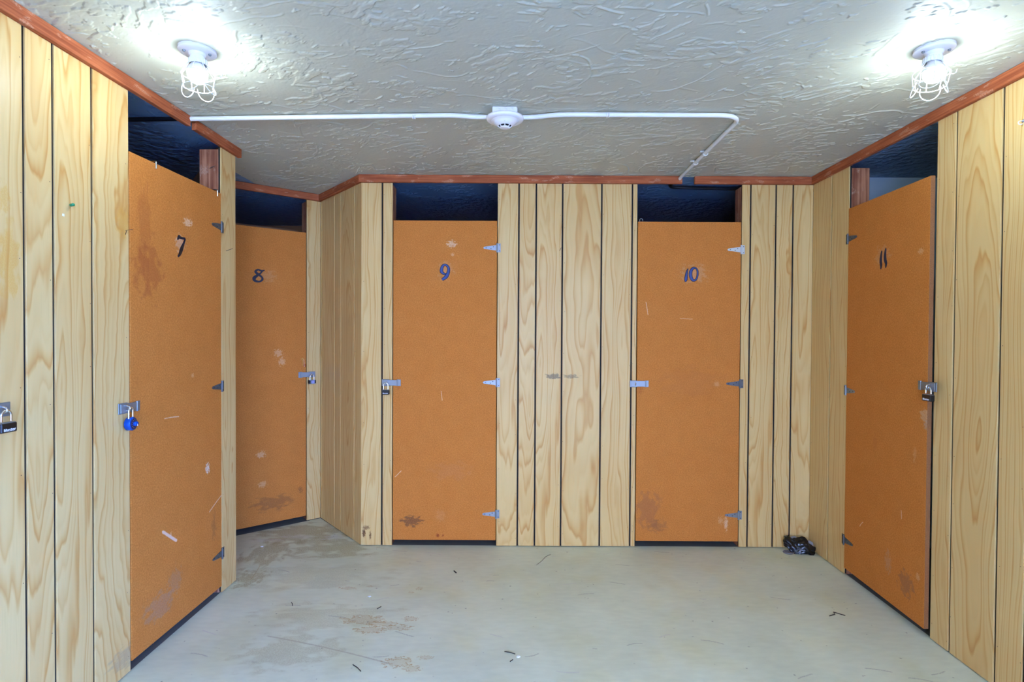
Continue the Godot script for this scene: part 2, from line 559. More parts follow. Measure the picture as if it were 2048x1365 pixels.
func floor_image() -> Image:
	var data := PackedByteArray()
	data.resize(FX * FZ * 3)
	var a := noise(301, 0.004, 4)
	var b := noise(305, 0.05, 3)
	var i := 0
	var c0 := rgb(209, 215, 188)
	for y in FZ:
		for x in FX:
			var n := a.get_noise_2d(x, y) * 0.05 + b.get_noise_2d(x * 0.5, y * 1.6) * 0.022
			var w := maxf(0.0, a.get_noise_2d(x * 1.4 + 900.0, y * 1.4)) * 0.10
			data[i] = int(clampf(c0.r + n, 0, 1) * 255)
			data[i + 1] = int(clampf(c0.g + n - w * 0.2, 0, 1) * 255)
			data[i + 2] = int(clampf(c0.b + n - w * 0.7, 0, 1) * 255)
			i += 3
	var im := Image.create_from_data(FX, FZ, false, Image.FORMAT_RGB8, data)
	var brown := rgb(132, 116, 66)
	var rust := rgb(158, 112, 52)
	# dirt trodden into the alcove and along the return wall
	for s in [[-1.28, -3.35, 0.30, 0.16, 0.55], [-1.02, -3.12, 0.28, 0.14, 0.45], [-1.36, -3.05, 0.12, 0.2, 0.5], [-0.98, -2.75, 0.36, 0.16, 0.18], [-1.30, -2.72, 0.08, 0.10, 0.5], [-0.80, -2.35, 0.3, 0.12, 0.2], [-0.85, -2.1, 0.2, 0.12, 0.25]]:
		var p := on_floor(s[0], s[1])
		blot(im, p.x, p.y, s[2] * FX / 3.5, s[3] * FZ / 3.0, brown, s[4], 0.9, 0.0, int(absf(s[0]) * 100), 0.75)
	for s in [[-1.42, -3.22, 0.10, 0.03], [-1.28, -3.28, 0.12, 0.035], [-1.07, -3.27, 0.06, 0.05]]:   # white plaster dust
		var p := on_floor(s[0], s[1])
		blot(im, p.x, p.y, s[2] * FX / 3.5, s[3] * FZ / 3.0, rgb(206, 206, 202), 0.7, 1.0, 0.0, int(absf(s[1]) * 100), 0.7)
	# dried puddles with brown rims
	for s in [[-0.62, -2.33, 0.085, 0.035], [-0.54, -2.30, 0.07, 0.02], [-0.58, -2.25, 0.06, 0.025], [-0.47, -2.27, 0.055, 0.02], [-0.43, -2.34, 0.028, 0.018], [-0.44, -2.62, 0.016, 0.014], [-0.47, -2.58, 0.012, 0.008], [-0.42, -2.03, 0.05, 0.03], [-0.36, -1.99, 0.03, 0.02], [-0.32, -2.06, 0.028, 0.012], [-0.78, -2.62, 0.04, 0.012], [-0.68, -2.64, 0.012, 0.008]]:
		var p := on_floor(s[0], s[1])
		blot(im, p.x, p.y, s[2] * FX / 3.5, s[3] * FZ / 3.0, rust, 0.85, 0.75, 0.95, int(absf(s[0] * 311) + absf(s[1] * 77)), 0.25)
	for k in 500:      # specks and scuffs
		var p := on_floor(rng.randf_range(-1.4, 1.7), rng.randf_range(-3.5, -0.9))
		var c := rgb(96, 90, 80) if rng.randf() < 0.75 else rgb(214, 214, 208)
		blot(im, p.x, p.y, rng.randf_range(0.7, 2.4), rng.randf_range(0.6, 1.8), c, rng.randf_range(0.3, 0.8), 0.3, 0.0, k, 0.2)
	for k in 70:
		var p := on_floor(rng.randf_range(-1.3, 1.6), rng.randf_range(-3.1, -1.2))
		var q := p + Vector2.from_angle(rng.randf_range(-0.5, 0.5)) * rng.randf_range(6, 40)
		scratch(im, p, q, 1.0, rgb(160, 160, 144) if rng.randf() < 0.6 else rgb(196, 194, 184), 0.35, rng.randf_range(-3, 3))
	var s0 := on_floor(-0.98, -2.2)
	scratch(im, s0, on_floor(-0.45, -2.02), 2.0, rgb(170, 166, 140), 0.25, 4.0)
	return im

# ------------------------------------------------------------------ the building's shell
const LEFT_A := Vector2(-1.405, 0.0)
const ALC_A := Vector2(-1.640, -3.299)
const ALC_IN := Vector2(-1.257, -3.610)
const BACK_A := Vector2(-0.862, -3.145)
const BACK_B := Vector2(1.712, -3.145)
const POST_END := Vector2(-1.351, -2.690)
var FL: Transform3D
var FA: Transform3D
var FB: Transform3D
var FK: Transform3D
var FR: Transform3D
var FS: Transform3D

func struct(called: String, mesh: Mesh, m: Material, at: Transform3D, label: String, category: String) -> MeshInstance3D:
	return lone(called, mesh, m, at, label, category, "", "structure")

func flat_box(lo: Vector3, hi: Vector3) -> ArrayMesh:
	return box(lo, hi, 0.002)

func shell() -> void:
	FL = frame(LEFT_A, LEFT_A + Vector2(0.02, -1.0))
	FA = frame(ALC_A, ALC_IN)
	FB = frame(ALC_IN, BACK_A)
	FK = frame(BACK_A, BACK_B)
	FR = frame(BACK_B, BACK_B + Vector2(-0.02, 1.0))
	FS = frame(POST_END, POST_END + Vector2(-0.617, -0.787))
	# floor: a slab whose top carries the painted texture
	var fl := base("floor", Transform3D(), "grey-green painted concrete floor with brown stains", "floor", "", "structure")
	var st := mb()
	var inner := PackedVector2Array([Vector2(-1.39, -0.75), POST_END + Vector2(-0.012, 0), Vector2(-1.76, -3.20), ALC_IN, BACK_A + Vector2(0, -0.014), BACK_B + Vector2(0.014, -0.014), Vector2(1.678, -0.75)])
	var ids := Geometry2D.triangulate_polygon(inner)
	for i in range(0, ids.size(), 3):
		var q := []
		for k in 3:
			q.append(inner[ids[i + k]])
		tri(st, Vector3(q[0].x, 0, q[0].y), Vector3(q[1].x, 0, q[1].y), Vector3(q[2].x, 0, q[2].y), UP, on_floor(q[0].x, q[0].y) / Vector2(FX, FZ), on_floor(q[1].x, q[1].y) / Vector2(FX, FZ), on_floor(q[2].x, q[2].y) / Vector2(FX, FZ))
	part("painted_floor", st.commit(), M.floor, fl)
	M.floor_plain = mat(rgb(206, 214, 192), 0.5)
	M.locker_floor = mat(rgb(104, 104, 98), 0.8)  # bare concrete, darkened to stand for shade under the doors
	part("room_floor", box(Vector3(-1.42, -0.05, -0.7505), Vector3(1.75, 0.0, 1.6), 0.0005), M.floor_plain, fl)
	part("locker_floor", box(Vector3(-2.6, -0.05, -4.8), Vector3(1.76, -0.001, -0.7505), 0.0005), M.locker_floor, fl, Transform3D(), "bare unpainted concrete inside the lockers, darkened for the shade below the doors")
	part("locker_floor", box(Vector3(1.76, -0.05, -4.8), Vector3(2.8, -0.001, -1.3), 0.0005), M.locker_floor, fl, Transform3D(), "bare unpainted concrete inside the lockers, darkened for the shade below the doors")
	part("slab", flat_box(Vector3(-2.6, -0.15, -4.8), Vector3(1.75, -0.051, 1.6)), M.concrete, fl)
	part("slab", flat_box(Vector3(1.75, -0.15, -4.8), Vector3(2.8, -0.051, -1.3)), M.concrete, fl)
	# ceiling: over the room, and the part over the lockers, blue shade in its colour
	var ce := base("ceiling", Transform3D(), "pale skip-trowelled plaster ceiling with swirled ridges", "ceiling", "", "structure")
	var room := [Vector2(-1.375, 1.5), POST_END + Vector2(-0.031, 0.025), Vector2(-1.79, -3.18), ALC_IN, BACK_A, BACK_B, Vector2(1.62, 1.5)]
	var relief := plaster_meshes(PackedVector2Array(room))
	part("plaster", relief[0], M.ceiling, ce)
	part("locker_plaster", relief[1], M.locker_ceiling, ce, Transform3D(), "plaster over the lockers with blue shade put in its colour")
	var z1 := CZ0 + (CNZ - 1) * CELL
	var x1 := CX0 + (CNX - 1) * CELL
	var st2 := mb()
	ceiling_into(st2, [Vector2(-1.375, z1), Vector2(1.66, z1), Vector2(1.62, 1.6), Vector2(-1.42, 1.6)])
	part("plaster", st2.commit(), M.ceiling, ce)
	st2 = mb()
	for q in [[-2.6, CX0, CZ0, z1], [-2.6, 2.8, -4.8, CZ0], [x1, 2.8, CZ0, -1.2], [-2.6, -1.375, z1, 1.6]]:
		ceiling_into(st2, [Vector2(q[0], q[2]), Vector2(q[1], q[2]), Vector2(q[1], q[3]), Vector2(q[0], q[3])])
	part("locker_plaster", st2.commit(), M.locker_ceiling, ce, Transform3D(), "plaster over the lockers with blue shade put in its colour")
	part("slab", flat_box(Vector3(-2.6, CEIL + 0.006, -4.8), Vector3(1.75, CEIL + 0.15, 1.6)), M.concrete, ce)
	part("slab", flat_box(Vector3(1.75, CEIL + 0.006, -4.8), Vector3(2.8, CEIL + 0.15, -1.2)), M.concrete, ce)
	# outer walls behind the lockers and behind the camera
	var H := CEIL + 0.006
	struct("wall_outer_left", flat_box(Vector3(-2.6, 0, -4.8), Vector3(-2.45, H, 1.6)), M.dark_wood, Transform3D(), "rough plywood outer wall behind the left lockers", "wall")
	struct("wall_outer_back", flat_box(Vector3(-2.45, 0, -4.8), Vector3(2.8, H, -4.65)), M.dark_wood, Transform3D(), "rough plywood outer wall behind lockers nine and ten", "wall")
	struct("wall_outer_right", flat_box(Vector3(2.65, 0, -4.65), Vector3(2.8, H, -1.2)), M.dark_wood, Transform3D(), "rough plywood outer wall behind the right locker", "wall")
	struct("wall_locker_end", flat_box(Vector3(1.70, 0, -1.35), Vector3(2.65, H, -1.2)), M.dark_wood, Transform3D(), "rough plywood end wall closing off the right lockers", "wall")
	var wf := base("wall_front", Transform3D(), "plain unseen wall opposite the numbered doors with a wide opening added for fill light", "wall", "", "structure")  # opening added behind the camera to fill the room with light
	part("pier", flat_box(Vector3(-2.45, 0, 1.45), Vector3(-0.75, H, 1.6)), M.floor_plain, wf)
	part("pier", flat_box(Vector3(0.95, 0, 1.45), Vector3(1.75, H, 1.6)), M.floor_plain, wf)
	part("lintel", flat_box(Vector3(-0.75, 2.03, 1.45), Vector3(0.95, H, 1.6)), M.floor_plain, wf)
	struct("wall_locker_partition", flat_box(Vector3(1.80, 0, -3.20), Vector3(2.65, H, -3.145)), M.blue_lit_paint, Transform3D(), "white partition inside the locker behind door 11 with cool blue light put in its colour", "wall")
	struct("wall_locker_divider", flat_box(Vector3(0.25, 0, -4.65), Vector3(0.31, H, -3.26)), M.dark_wood, Transform3D(), "rough plywood partition between lockers nine and ten", "wall")
	lone("ground", flat_box(Vector3(-40, -0.3, -40), Vector3(40, -0.155, 40)), M.concrete, Transform3D(), "pale concrete yard outside the doorways", "ground", "", "structure")
	struct("wall_yard_added", flat_box(Vector3(-9.0, -0.15, 6.5), Vector3(6.0, 9.0, 6.8)), M.stucco, Transform3D(), "unseen cream stucco wall added across the yard to bounce sunlight inside", "wall")  # added outside the opening to reflect warm sunlight into the room
	lone("doorstep", flat_box(Vector3(1.77, -0.16, -0.2), Vector3(3.6, -0.02, 1.6)), M.concrete, Transform3D(), "concrete step outside the open doorway", "step", "", "structure")

func ceiling_into(st: SurfaceTool, poly: Array) -> void:
	var p := PackedVector2Array(poly)
	var ids := Geometry2D.triangulate_polygon(p)
	var f := func(v: Vector2) -> Vector2: return Vector2(v.x, v.y)
	for i in range(0, ids.size(), 3):
		var a := p[ids[i]]
		var b := p[ids[i + 1]]
		var c := p[ids[i + 2]]
		tri(st, Vector3(a.x, CEIL, a.y), Vector3(b.x, CEIL, b.y), Vector3(c.x, CEIL, c.y), Vector3.DOWN, f.call(a), f.call(b), f.call(c))

# ------------------------------------------------------------------ panelled walls
const GAP := 0.0095

func board(wall: Node3D, x0: float, x1: float, m: Material, top := 2.10, foot := 0.004) -> void:
	var st := mb()
	var w := x1 - x0
	var us := 1.0 / 0.16 if w < 0.14 else 0.86 / w
	var uo := rng.randf_range(0.02, maxf(0.02, 0.97 - (w + 0.006) * us))
	cbox(st, Vector3(x0, foot, -0.006), Vector3(x1, top, 0.0), 0.0009, us, uo, 1.0 / 2.12, 0.005 + rng.randf_range(0.0, 0.005))
	part("board", st.commit(), m, wall)

# edges: groove positions along the wall, first and last are the run's own ends; kinds: index of the grain of each board
func run(wall: Node3D, edges: Array, kinds: Array, over := {}) -> void:
	var n := edges.size() - 1
	for i in n:
		var x0: float = edges[i] + (GAP * 0.5 if i > 0 else 0.0)
		var x1: float = edges[i + 1] - (GAP * 0.5 if i < n - 1 else 0.0)
		var m: Material = over[i] if over.has(i) else M.wood[kinds[i % kinds.size()]]
		board(wall, x0, x1, m)
	part("backing", box(Vector3(edges[0] + 0.001, 0.006, -0.014), Vector3(edges[n] - 0.001, 2.10, -0.0055), 0.0005), M.groove, wall)
	var st := mb()
	for i in n:
		if edges[i + 1] - edges[i] < 0.02: continue
		for e in [edges[i] + 0.012, edges[i + 1] - 0.012]:
			if rng.randf() < 0.35: continue
			var y := rng.randf_range(0.03, 0.15)
			while y < 2.06:
				nail(st, e + rng.randf_range(-0.004, 0.004), y)
				y += rng.randf_range(0.18, 0.42)
	var nails := part("nail_heads", st.commit(), M.nail, wall)
	nails.set_meta("kind", "stuff")

func nail(st: SurfaceTool, x: float, y: float) -> void:
	var c := Vector3(x, y, 0.0006)
	var r := rng.randf_range(0.0024, 0.0034)
	for k in 6:
		tri(st, c, c + Vector3(cos(TAU * k / 6), sin(TAU * k / 6), -0.4) * r, c + Vector3(cos(TAU * (k + 1) / 6), sin(TAU * (k + 1) / 6), -0.4) * r, Vector3(0, 0, 1))

func stud(wall: Node3D, x0: float, x1: float, top := 2.075, deep := 0.104) -> void:
	var st := mb()
	cbox(st, Vector3(x0, 0.0, -deep), Vector3(x1, top, -0.0145), 0.002, 4.0, rng.randf() * 0.3, 0.45, rng.randf() * 0.5)
	part("stud", st.commit(), M.stud, wall)

func stained(kind: int, marks: Array) -> StandardMaterial3D:
	var im: Image = M.wood_images[kind].duplicate()
	for k in marks:
		blot(im, k[0] * im.get_width(), k[1] * im.get_height(), k[2] * im.get_width(), k[3] * im.get_height(), k[4], k[5], 0.7, 0.0, int(k[1] * 1000), 0.5)
	return wood_mat(im)

func panelled_walls() -> void:
	# left wall, from behind the camera to the post beyond door 7
	var w := base("wall_left", FL, "left wall of pale grooved wood panelling beside door 7", "wall", "", "structure")
	run(w, [-1.45, -1.2, -1.0, -0.7, -0.45, -0.2, 0.05, 0.2, 0.4, 0.6, 0.828], [0, 2, 5, 6])
	var yellow := rgb(206, 150, 60)
	run(w, [1.424, 1.5528, 1.649, 1.7967, 1.9625], [3, 0, 4, 5], {0: stained(3, [[0.55, 0.33, 0.25, 0.05, yellow, 0.5], [0.5, 0.25, 0.12, 0.02, yellow, 0.4]]), 3: stained(5, [[0.8, 0.24, 0.2, 0.03, yellow, 0.5], [0.85, 0.965, 0.5, 0.02, rgb(150, 136, 112), 0.5]])})
	run(w, [2.5635, 2.690], [9])
	stud(w, 0.79, 0.827); stud(w, 1.426, 1.463); stud(w, 1.925, 1.9615); stud(w, 2.566, 2.604)
	# alcove: the wall of door 8, its side wall and the return
	w = base("wall_alcove_back", FA, "panelled wall around door 8 inside the angled alcove", "wall", "", "structure")
	run(w, [0.404, 0.493], [5])
	stud(w, 0.407, 0.445); stud(w, -0.215, -0.18)
	part("locker_rail", box(Vector3(-0.2, 1.93, -0.5), Vector3(0.5, 1.96, -0.46)), M.dark_wood, w)
	w = base("wall_alcove_side", FS, "panelled side wall of the alcove behind the post", "wall", "", "structure")
	run(w, [0.012, 0.2, 0.33, 0.52, 0.77], [2, 0, 6, 4])
	part("inner_lining", box(Vector3(0.05, 0.0, -0.075), Vector3(0.74, CEIL - 0.005, -0.05)), M.dark_wood, w)
	part("locker_rail", box(Vector3(0.12, 1.86, -0.115), Vector3(0.72, 1.95, -0.076)), M.stud, w)
	w = base("wall_alcove_return", FB, "panelled return wall between the alcove and door 9", "wall", "", "structure")
	run(w, [0.0, 0.0206, 0.2281, 0.3226, 0.5158, 0.610], [8, 6, 8, 7, 2])
	stud(w, 0.08, 0.118); stud(w, 0.40, 0.438)
	# back wall
	w = base("wall_back", FK, "back wall of pale grooved wood panelling around doors 9 and 10", "wall", "", "structure")
	run(w, [0.0, 0.1189, 0.1775], [2, 6], {0: stained(2, [[0.12, 0.965, 0.06, 0.012, rgb(60, 30, 18), 0.9], [0.35, 0.972, 0.04, 0.012, rgb(70, 40, 24), 0.8], [0.2, 0.95, 0.14, 0.006, rgb(84, 48, 28), 0.6]])})
	var soot := rgb(92, 82, 66)
	run(w, [0.7775, 0.898, 0.9967, 1.1468, 1.3699, 1.5444, 1.5725], [3, 0, 4, 1, 6, 8], {2: stained(4, [[0.62, 0.535, 0.3, 0.008, soot, 0.7]]), 3: stained(1, [[0.22, 0.535, 0.2, 0.006, soot, 0.5]])})
	run(w, [2.170, 2.2193, 2.3637, 2.4609, 2.574], [6, 4, 5, 3])
	stud(w, 0.138, 0.1765); stud(w, 0.7785, 0.816); stud(w, 1.533, 1.5715); stud(w, 2.171, 2.209)
	# right wall with door 11; the doorway to the yard lies out of frame, beside the camera
	w = base("wall_right", FR, "right wall of pale grooved wood panelling around door 11", "wall", "", "structure")
	run(w, [0.0, 0.1896, 0.345], [8, 6])
	run(w, [0.9415, 1.038, 1.2425, 1.352, 1.47, 1.66, 1.8, 1.95, 2.15, 2.3, 2.5, 2.62, 2.8, 3.0, 3.15], [6, 7, 8, 2, 0, 5, 4, 6, 1])
	run(w, [4.5, 4.6], [0])
	stud(w, 0.306, 0.344); stud(w, 0.9425, 0.98); stud(w, 3.11, 3.148); stud(w, 4.502, 4.54)
	part("header", box(Vector3(3.15, 2.02, -0.104), Vector3(4.5, 2.10, -0.002)), M.stud, w)

# ------------------------------------------------------------------ ceiling trim
var trim_count := 0
func trim(f: Transform3D, x0: float, x1: float, label: String, bevel0 := 0.0, bevel1 := 0.0, hi := 2.1225, lo := 2.079, thick := 0.02) -> void:
	trim_count += 1
	var st := mb()
	cbox(st, Vector3(x0, lo, 0.0005), Vector3(x1, hi, thick), 0.0015, 7.0, trim_count * 0.13, 0.45, trim_count * 0.37, 0)
	lone("trim_%d" % trim_count, st.commit(), M.trim, f, label, "trim", "", "structure")

func trims() -> void:
	trim(FL, -1.45, 2.298, "long reddish-brown wooden trim above the left wall")
	trim(FL, 2.335, 2.712, "short reddish-brown trim over the post beyond the conduit notch")
	trim(FA, -0.13, 0.49, "reddish-brown trim above door 8 in the alcove")
	trim(FB, 0.0, 0.615, "reddish-brown trim above the alcove return wall")
	trim(FK, -0.01, 1.822, "long reddish-brown trim above door 9 ending at the conduit")
	trim(FK, 1.893, 2.572, "short reddish-brown trim above door 10 right of the conduit")
	trim(FR, 0.0, 4.6, "long reddish-brown wooden trim above the right wall")

# ------------------------------------------------------------------ doors
const DW := 448
const DH := 1392
var door_base: Image

func door_image(sd: int) -> Image:
	if door_base == null:
		var data := PackedByteArray()
		data.resize(DW * DH * 3)
		var a := noise(401, 0.012, 3)
		var b := noise(405, 0.16, 2)
		var r := RandomNumberGenerator.new()
		r.seed = 9
		var i := 0
		for y in DH:
			for x in DW:
				var v := a.get_noise_2d(x, y) * 0.016 + b.get_noise_2d(x, y) * 0.055 + (r.randf() - 0.5) * 0.06
				if r.randf() < 0.004: v += r.randf_range(-0.2, 0.14)
				data[i] = int(clampf(0.765 + v, 0, 1) * 255)
				data[i + 1] = int(clampf(0.476 + v * 0.9, 0, 1) * 255)
				data[i + 2] = int(clampf(0.212 + v * 0.75, 0, 1) * 255)
				i += 3
		door_base = Image.create_from_data(DW, DH, false, Image.FORMAT_RGB8, data)
	var im: Image = door_base.duplicate()
	if sd % 2: im.flip_x()
	if sd % 3 == 0: im.flip_y()
	return im

# marks: [x, y, rx, ry, colour, strength] in fractions of the door's face, y from the top
func door(number: int, f: Transform3D, x0: float, x1: float, hinge_right: bool, hinge_heights: Array, marks: Array, lines: Array, label: String, ajar := 0.0) -> Node3D:
	var w := x1 - x0
	var at := f * T(x0, 0, 0)
	if ajar != 0.0: at = at * Transform3D(Basis(UP, -deg_to_rad(ajar)), Vector3())
	var o := base("door_%d" % number, at, label, "door", "", "structure")
	var im := door_image(number)
	for k in marks:
		blot(im, k[0] * DW, k[1] * DH, k[2] * DW, k[3] * DH, k[4], k[5], 0.8, 0.0, int(k[0] * 991 + k[1] * 577), 0.6)
	for k in lines:
		scratch(im, Vector2(k[0] * DW, k[1] * DH), Vector2(k[2] * DW, k[3] * DH), k[4], rgb(222, 186, 160), 0.55, k[5])
	var st := mb()
	cbox(st, Vector3(0, 0.036, -0.0165), Vector3(w, 1.867, 0.0015), 0.001, 0.965 / w, 0.0, 1.0 / 1.837)
	var dm := mat(Color.WHITE, 0.75, 0.0, tex(im))
	dm.metallic_specular = 0.25
	part("slab", st.commit(), dm, o)
	for h in hinge_heights:
		hinge(o, w if hinge_right else 0.0, h[0], -1.0 if hinge_right else 1.0, h[1])
	return o

# a T-hinge: tapered strap on the door, pin, and the upright plate on the jamb; s = direction of the strap
func hinge(o: Node3D, x: float, y: float, s: float, m: Material) -> void:
	var h := Node3D.new()
	h.name = "t_hinge"
	o.add_child(h, true)
	h.position = Vector3(x, y, 0.0016)
	var st := mb()
	slab(st, [Vector2(s * 0.004, 0.015), Vector2(s * 0.07, 0.0065), Vector2(s * 0.0765, 0.003), Vector2(s * 0.0765, -0.003), Vector2(s * 0.07, -0.0065), Vector2(s * 0.004, -0.015)], 0.0, 0.0018)
	part("strap", st.commit(), m, h)
	st = mb()
	cbox(st, Vector3(minf(-s * 0.004, -s * 0.021), -0.025, -0.0012), Vector3(maxf(-s * 0.004, -s * 0.021), 0.025, 0.0012), 0.0005)
	part("plate", st.commit(), m, h)
	st = mb()
	tube(st, [Vector3(0, -0.026, 0.0032), Vector3(0, -0.008, 0.0032), Vector3(0, 0.008, 0.0032), Vector3(0, 0.026, 0.0032)], 0.0042, 10)
	part("pin", st.commit(), m, h)
	st = mb()
	for p in [[0.02, 0.006], [0.034, -0.004], [0.062, 0.0]]:
		lathe(st, [[0.0026, 0.0], [0.0024, 0.0008], [0.0, 0.001]], 8, Transform3D(Basis(Vector3.RIGHT, PI / 2), Vector3(s * p[0], p[1], 0.0018)))
	for yy in [-0.017, 0.017]:
		lathe(st, [[0.0024, 0.0], [0.0022, 0.0008], [0.0, 0.001]], 8, Transform3D(Basis(Vector3.RIGHT, PI / 2), Vector3(-s * 0.014, yy, 0.0012)))
	part("screw", st.commit(), M.nail, h)

# a safety hasp across the gap: s points from the gap to the door, l = half length; loop stands on the jamb side
func hasp(o: Node3D, x: float, y: float, s: float, m: Material, lift := 0.0022) -> void:
	var h := Node3D.new()
	h.name = "hasp"
	o.add_child(h, true)
	h.position = Vector3(x, y, lift)
	var st := mb()
	cbox(st, Vector3(minf(s * 0.034, s * 0.052), -0.0185, 0.0), Vector3(maxf(s * 0.034, s * 0.052), 0.0185, 0.0022), 0.0008)
	part("hinge_leaf", st.commit(), m, h)
	st = mb()
	tube(st, [Vector3(s * 0.033, -0.0185, 0.004), Vector3(s * 0.033, 0.0, 0.004), Vector3(s * 0.033, 0.0185, 0.004)], 0.0042, 10)
	part("knuckle", st.commit(), m, h)
	st = mb()
	cbox(st, Vector3(minf(-s * 0.05, s * 0.033), -0.0165, 0.0035), Vector3(maxf(-s * 0.05, s * 0.033), 0.0165, 0.006), 0.0012)
	part("strap", st.commit(), m, h)
	st = mb()
	cbox(st, Vector3(minf(-s * 0.056, -s * 0.012), -0.019, 0.0), Vector3(maxf(-s * 0.056, -s * 0.012), 0.019, 0.003), 0.001)
	part("staple_plate", st.commit(), m, h)
	st = mb()
	var loop := arc(Vector3(-s * 0.026, 0, 0.006), Vector3(0, 0.0085, 0), Vector3(0, 0, 0.016), 0.0, PI, 12)
	tube(st, loop, 0.0026, 8)
	part("staple", st.commit(), M.chrome, h)

func stroke(st: SurfaceTool, pts: Array, z0: float, z1: float, grow := 0.0) -> void:   # pts: [x, y, half width]
	var left := []
	var right := []
	for i in pts.size():
		var a: Array = pts[maxi(i - 1, 0)]
		var b: Array = pts[mini(i + 1, pts.size() - 1)]
		var d := Vector2(b[0] - a[0], b[1] - a[1]).normalized()
		var n := d.orthogonal() * maxf(0.0003, pts[i][2] + grow)
		left.append(Vector2(pts[i][0], pts[i][1]) + n)
		right.append(Vector2(pts[i][0], pts[i][1]) - n)
	for i in pts.size() - 1:
		quad(st, Vector3(left[i].x, left[i].y, z1), Vector3(left[i + 1].x, left[i + 1].y, z1), Vector3(right[i + 1].x, right[i + 1].y, z1), Vector3(right[i].x, right[i].y, z1), Vector3(0, 0, 1))
		for e in [left, right]:
			var nn := Vector3(e[i].x - (left[i].x + right[i].x) * 0.5, e[i].y - (left[i].y + right[i].y) * 0.5, 0).normalized()
			quad(st, Vector3(e[i].x, e[i].y, z0), Vector3(e[i + 1].x, e[i + 1].y, z0), Vector3(e[i + 1].x, e[i + 1].y, z1), Vector3(e[i].x, e[i].y, z1), nn)

func curve(keys: Array, steps := 10) -> Array:       # Catmull-Rom through [x, y, half width]
	var out := []
	for i in keys.size() - 1:
		var p0: Array = keys[maxi(i - 1, 0)]
		var p1: Array = keys[i]
		var p2: Array = keys[i + 1]
		var p3: Array = keys[mini(i + 2, keys.size() - 1)]
		for k in steps:
			var t := float(k) / steps
			var v := []
			for c in 3:
				v.append(0.5 * (2.0 * p1[c] + (p2[c] - p0[c]) * t + (2.0 * p0[c] - 5.0 * p1[c] + 4.0 * p2[c] - p3[c]) * t * t + (3.0 * p1[c] - p0[c] - 3.0 * p2[c] + p3[c]) * t * t * t))
			out.append(v)
	out.append(keys[-1])
	return out

# brush numeral: strokes in centimetres about the numeral's middle
func numeral(o: Node3D, x: float, y: float, strokes: Array, fill: Material, label: String) -> void:
	var st := mb()
	var inner := mb()
	for s in strokes:
		var c := curve(s)
		for p in c:
			p[0] = p[0] * 0.01; p[1] = p[1] * 0.01; p[2] = p[2] * 0.01
		stroke(st, c, 0.0012, 0.0021)
		stroke(inner, c, 0.002, 0.0025, -0.0040)
	var holder := part("painted_number", st.commit(), M.navy, o, T(x, y, 0), label)
	part("paint_core", inner.commit(), fill, holder)

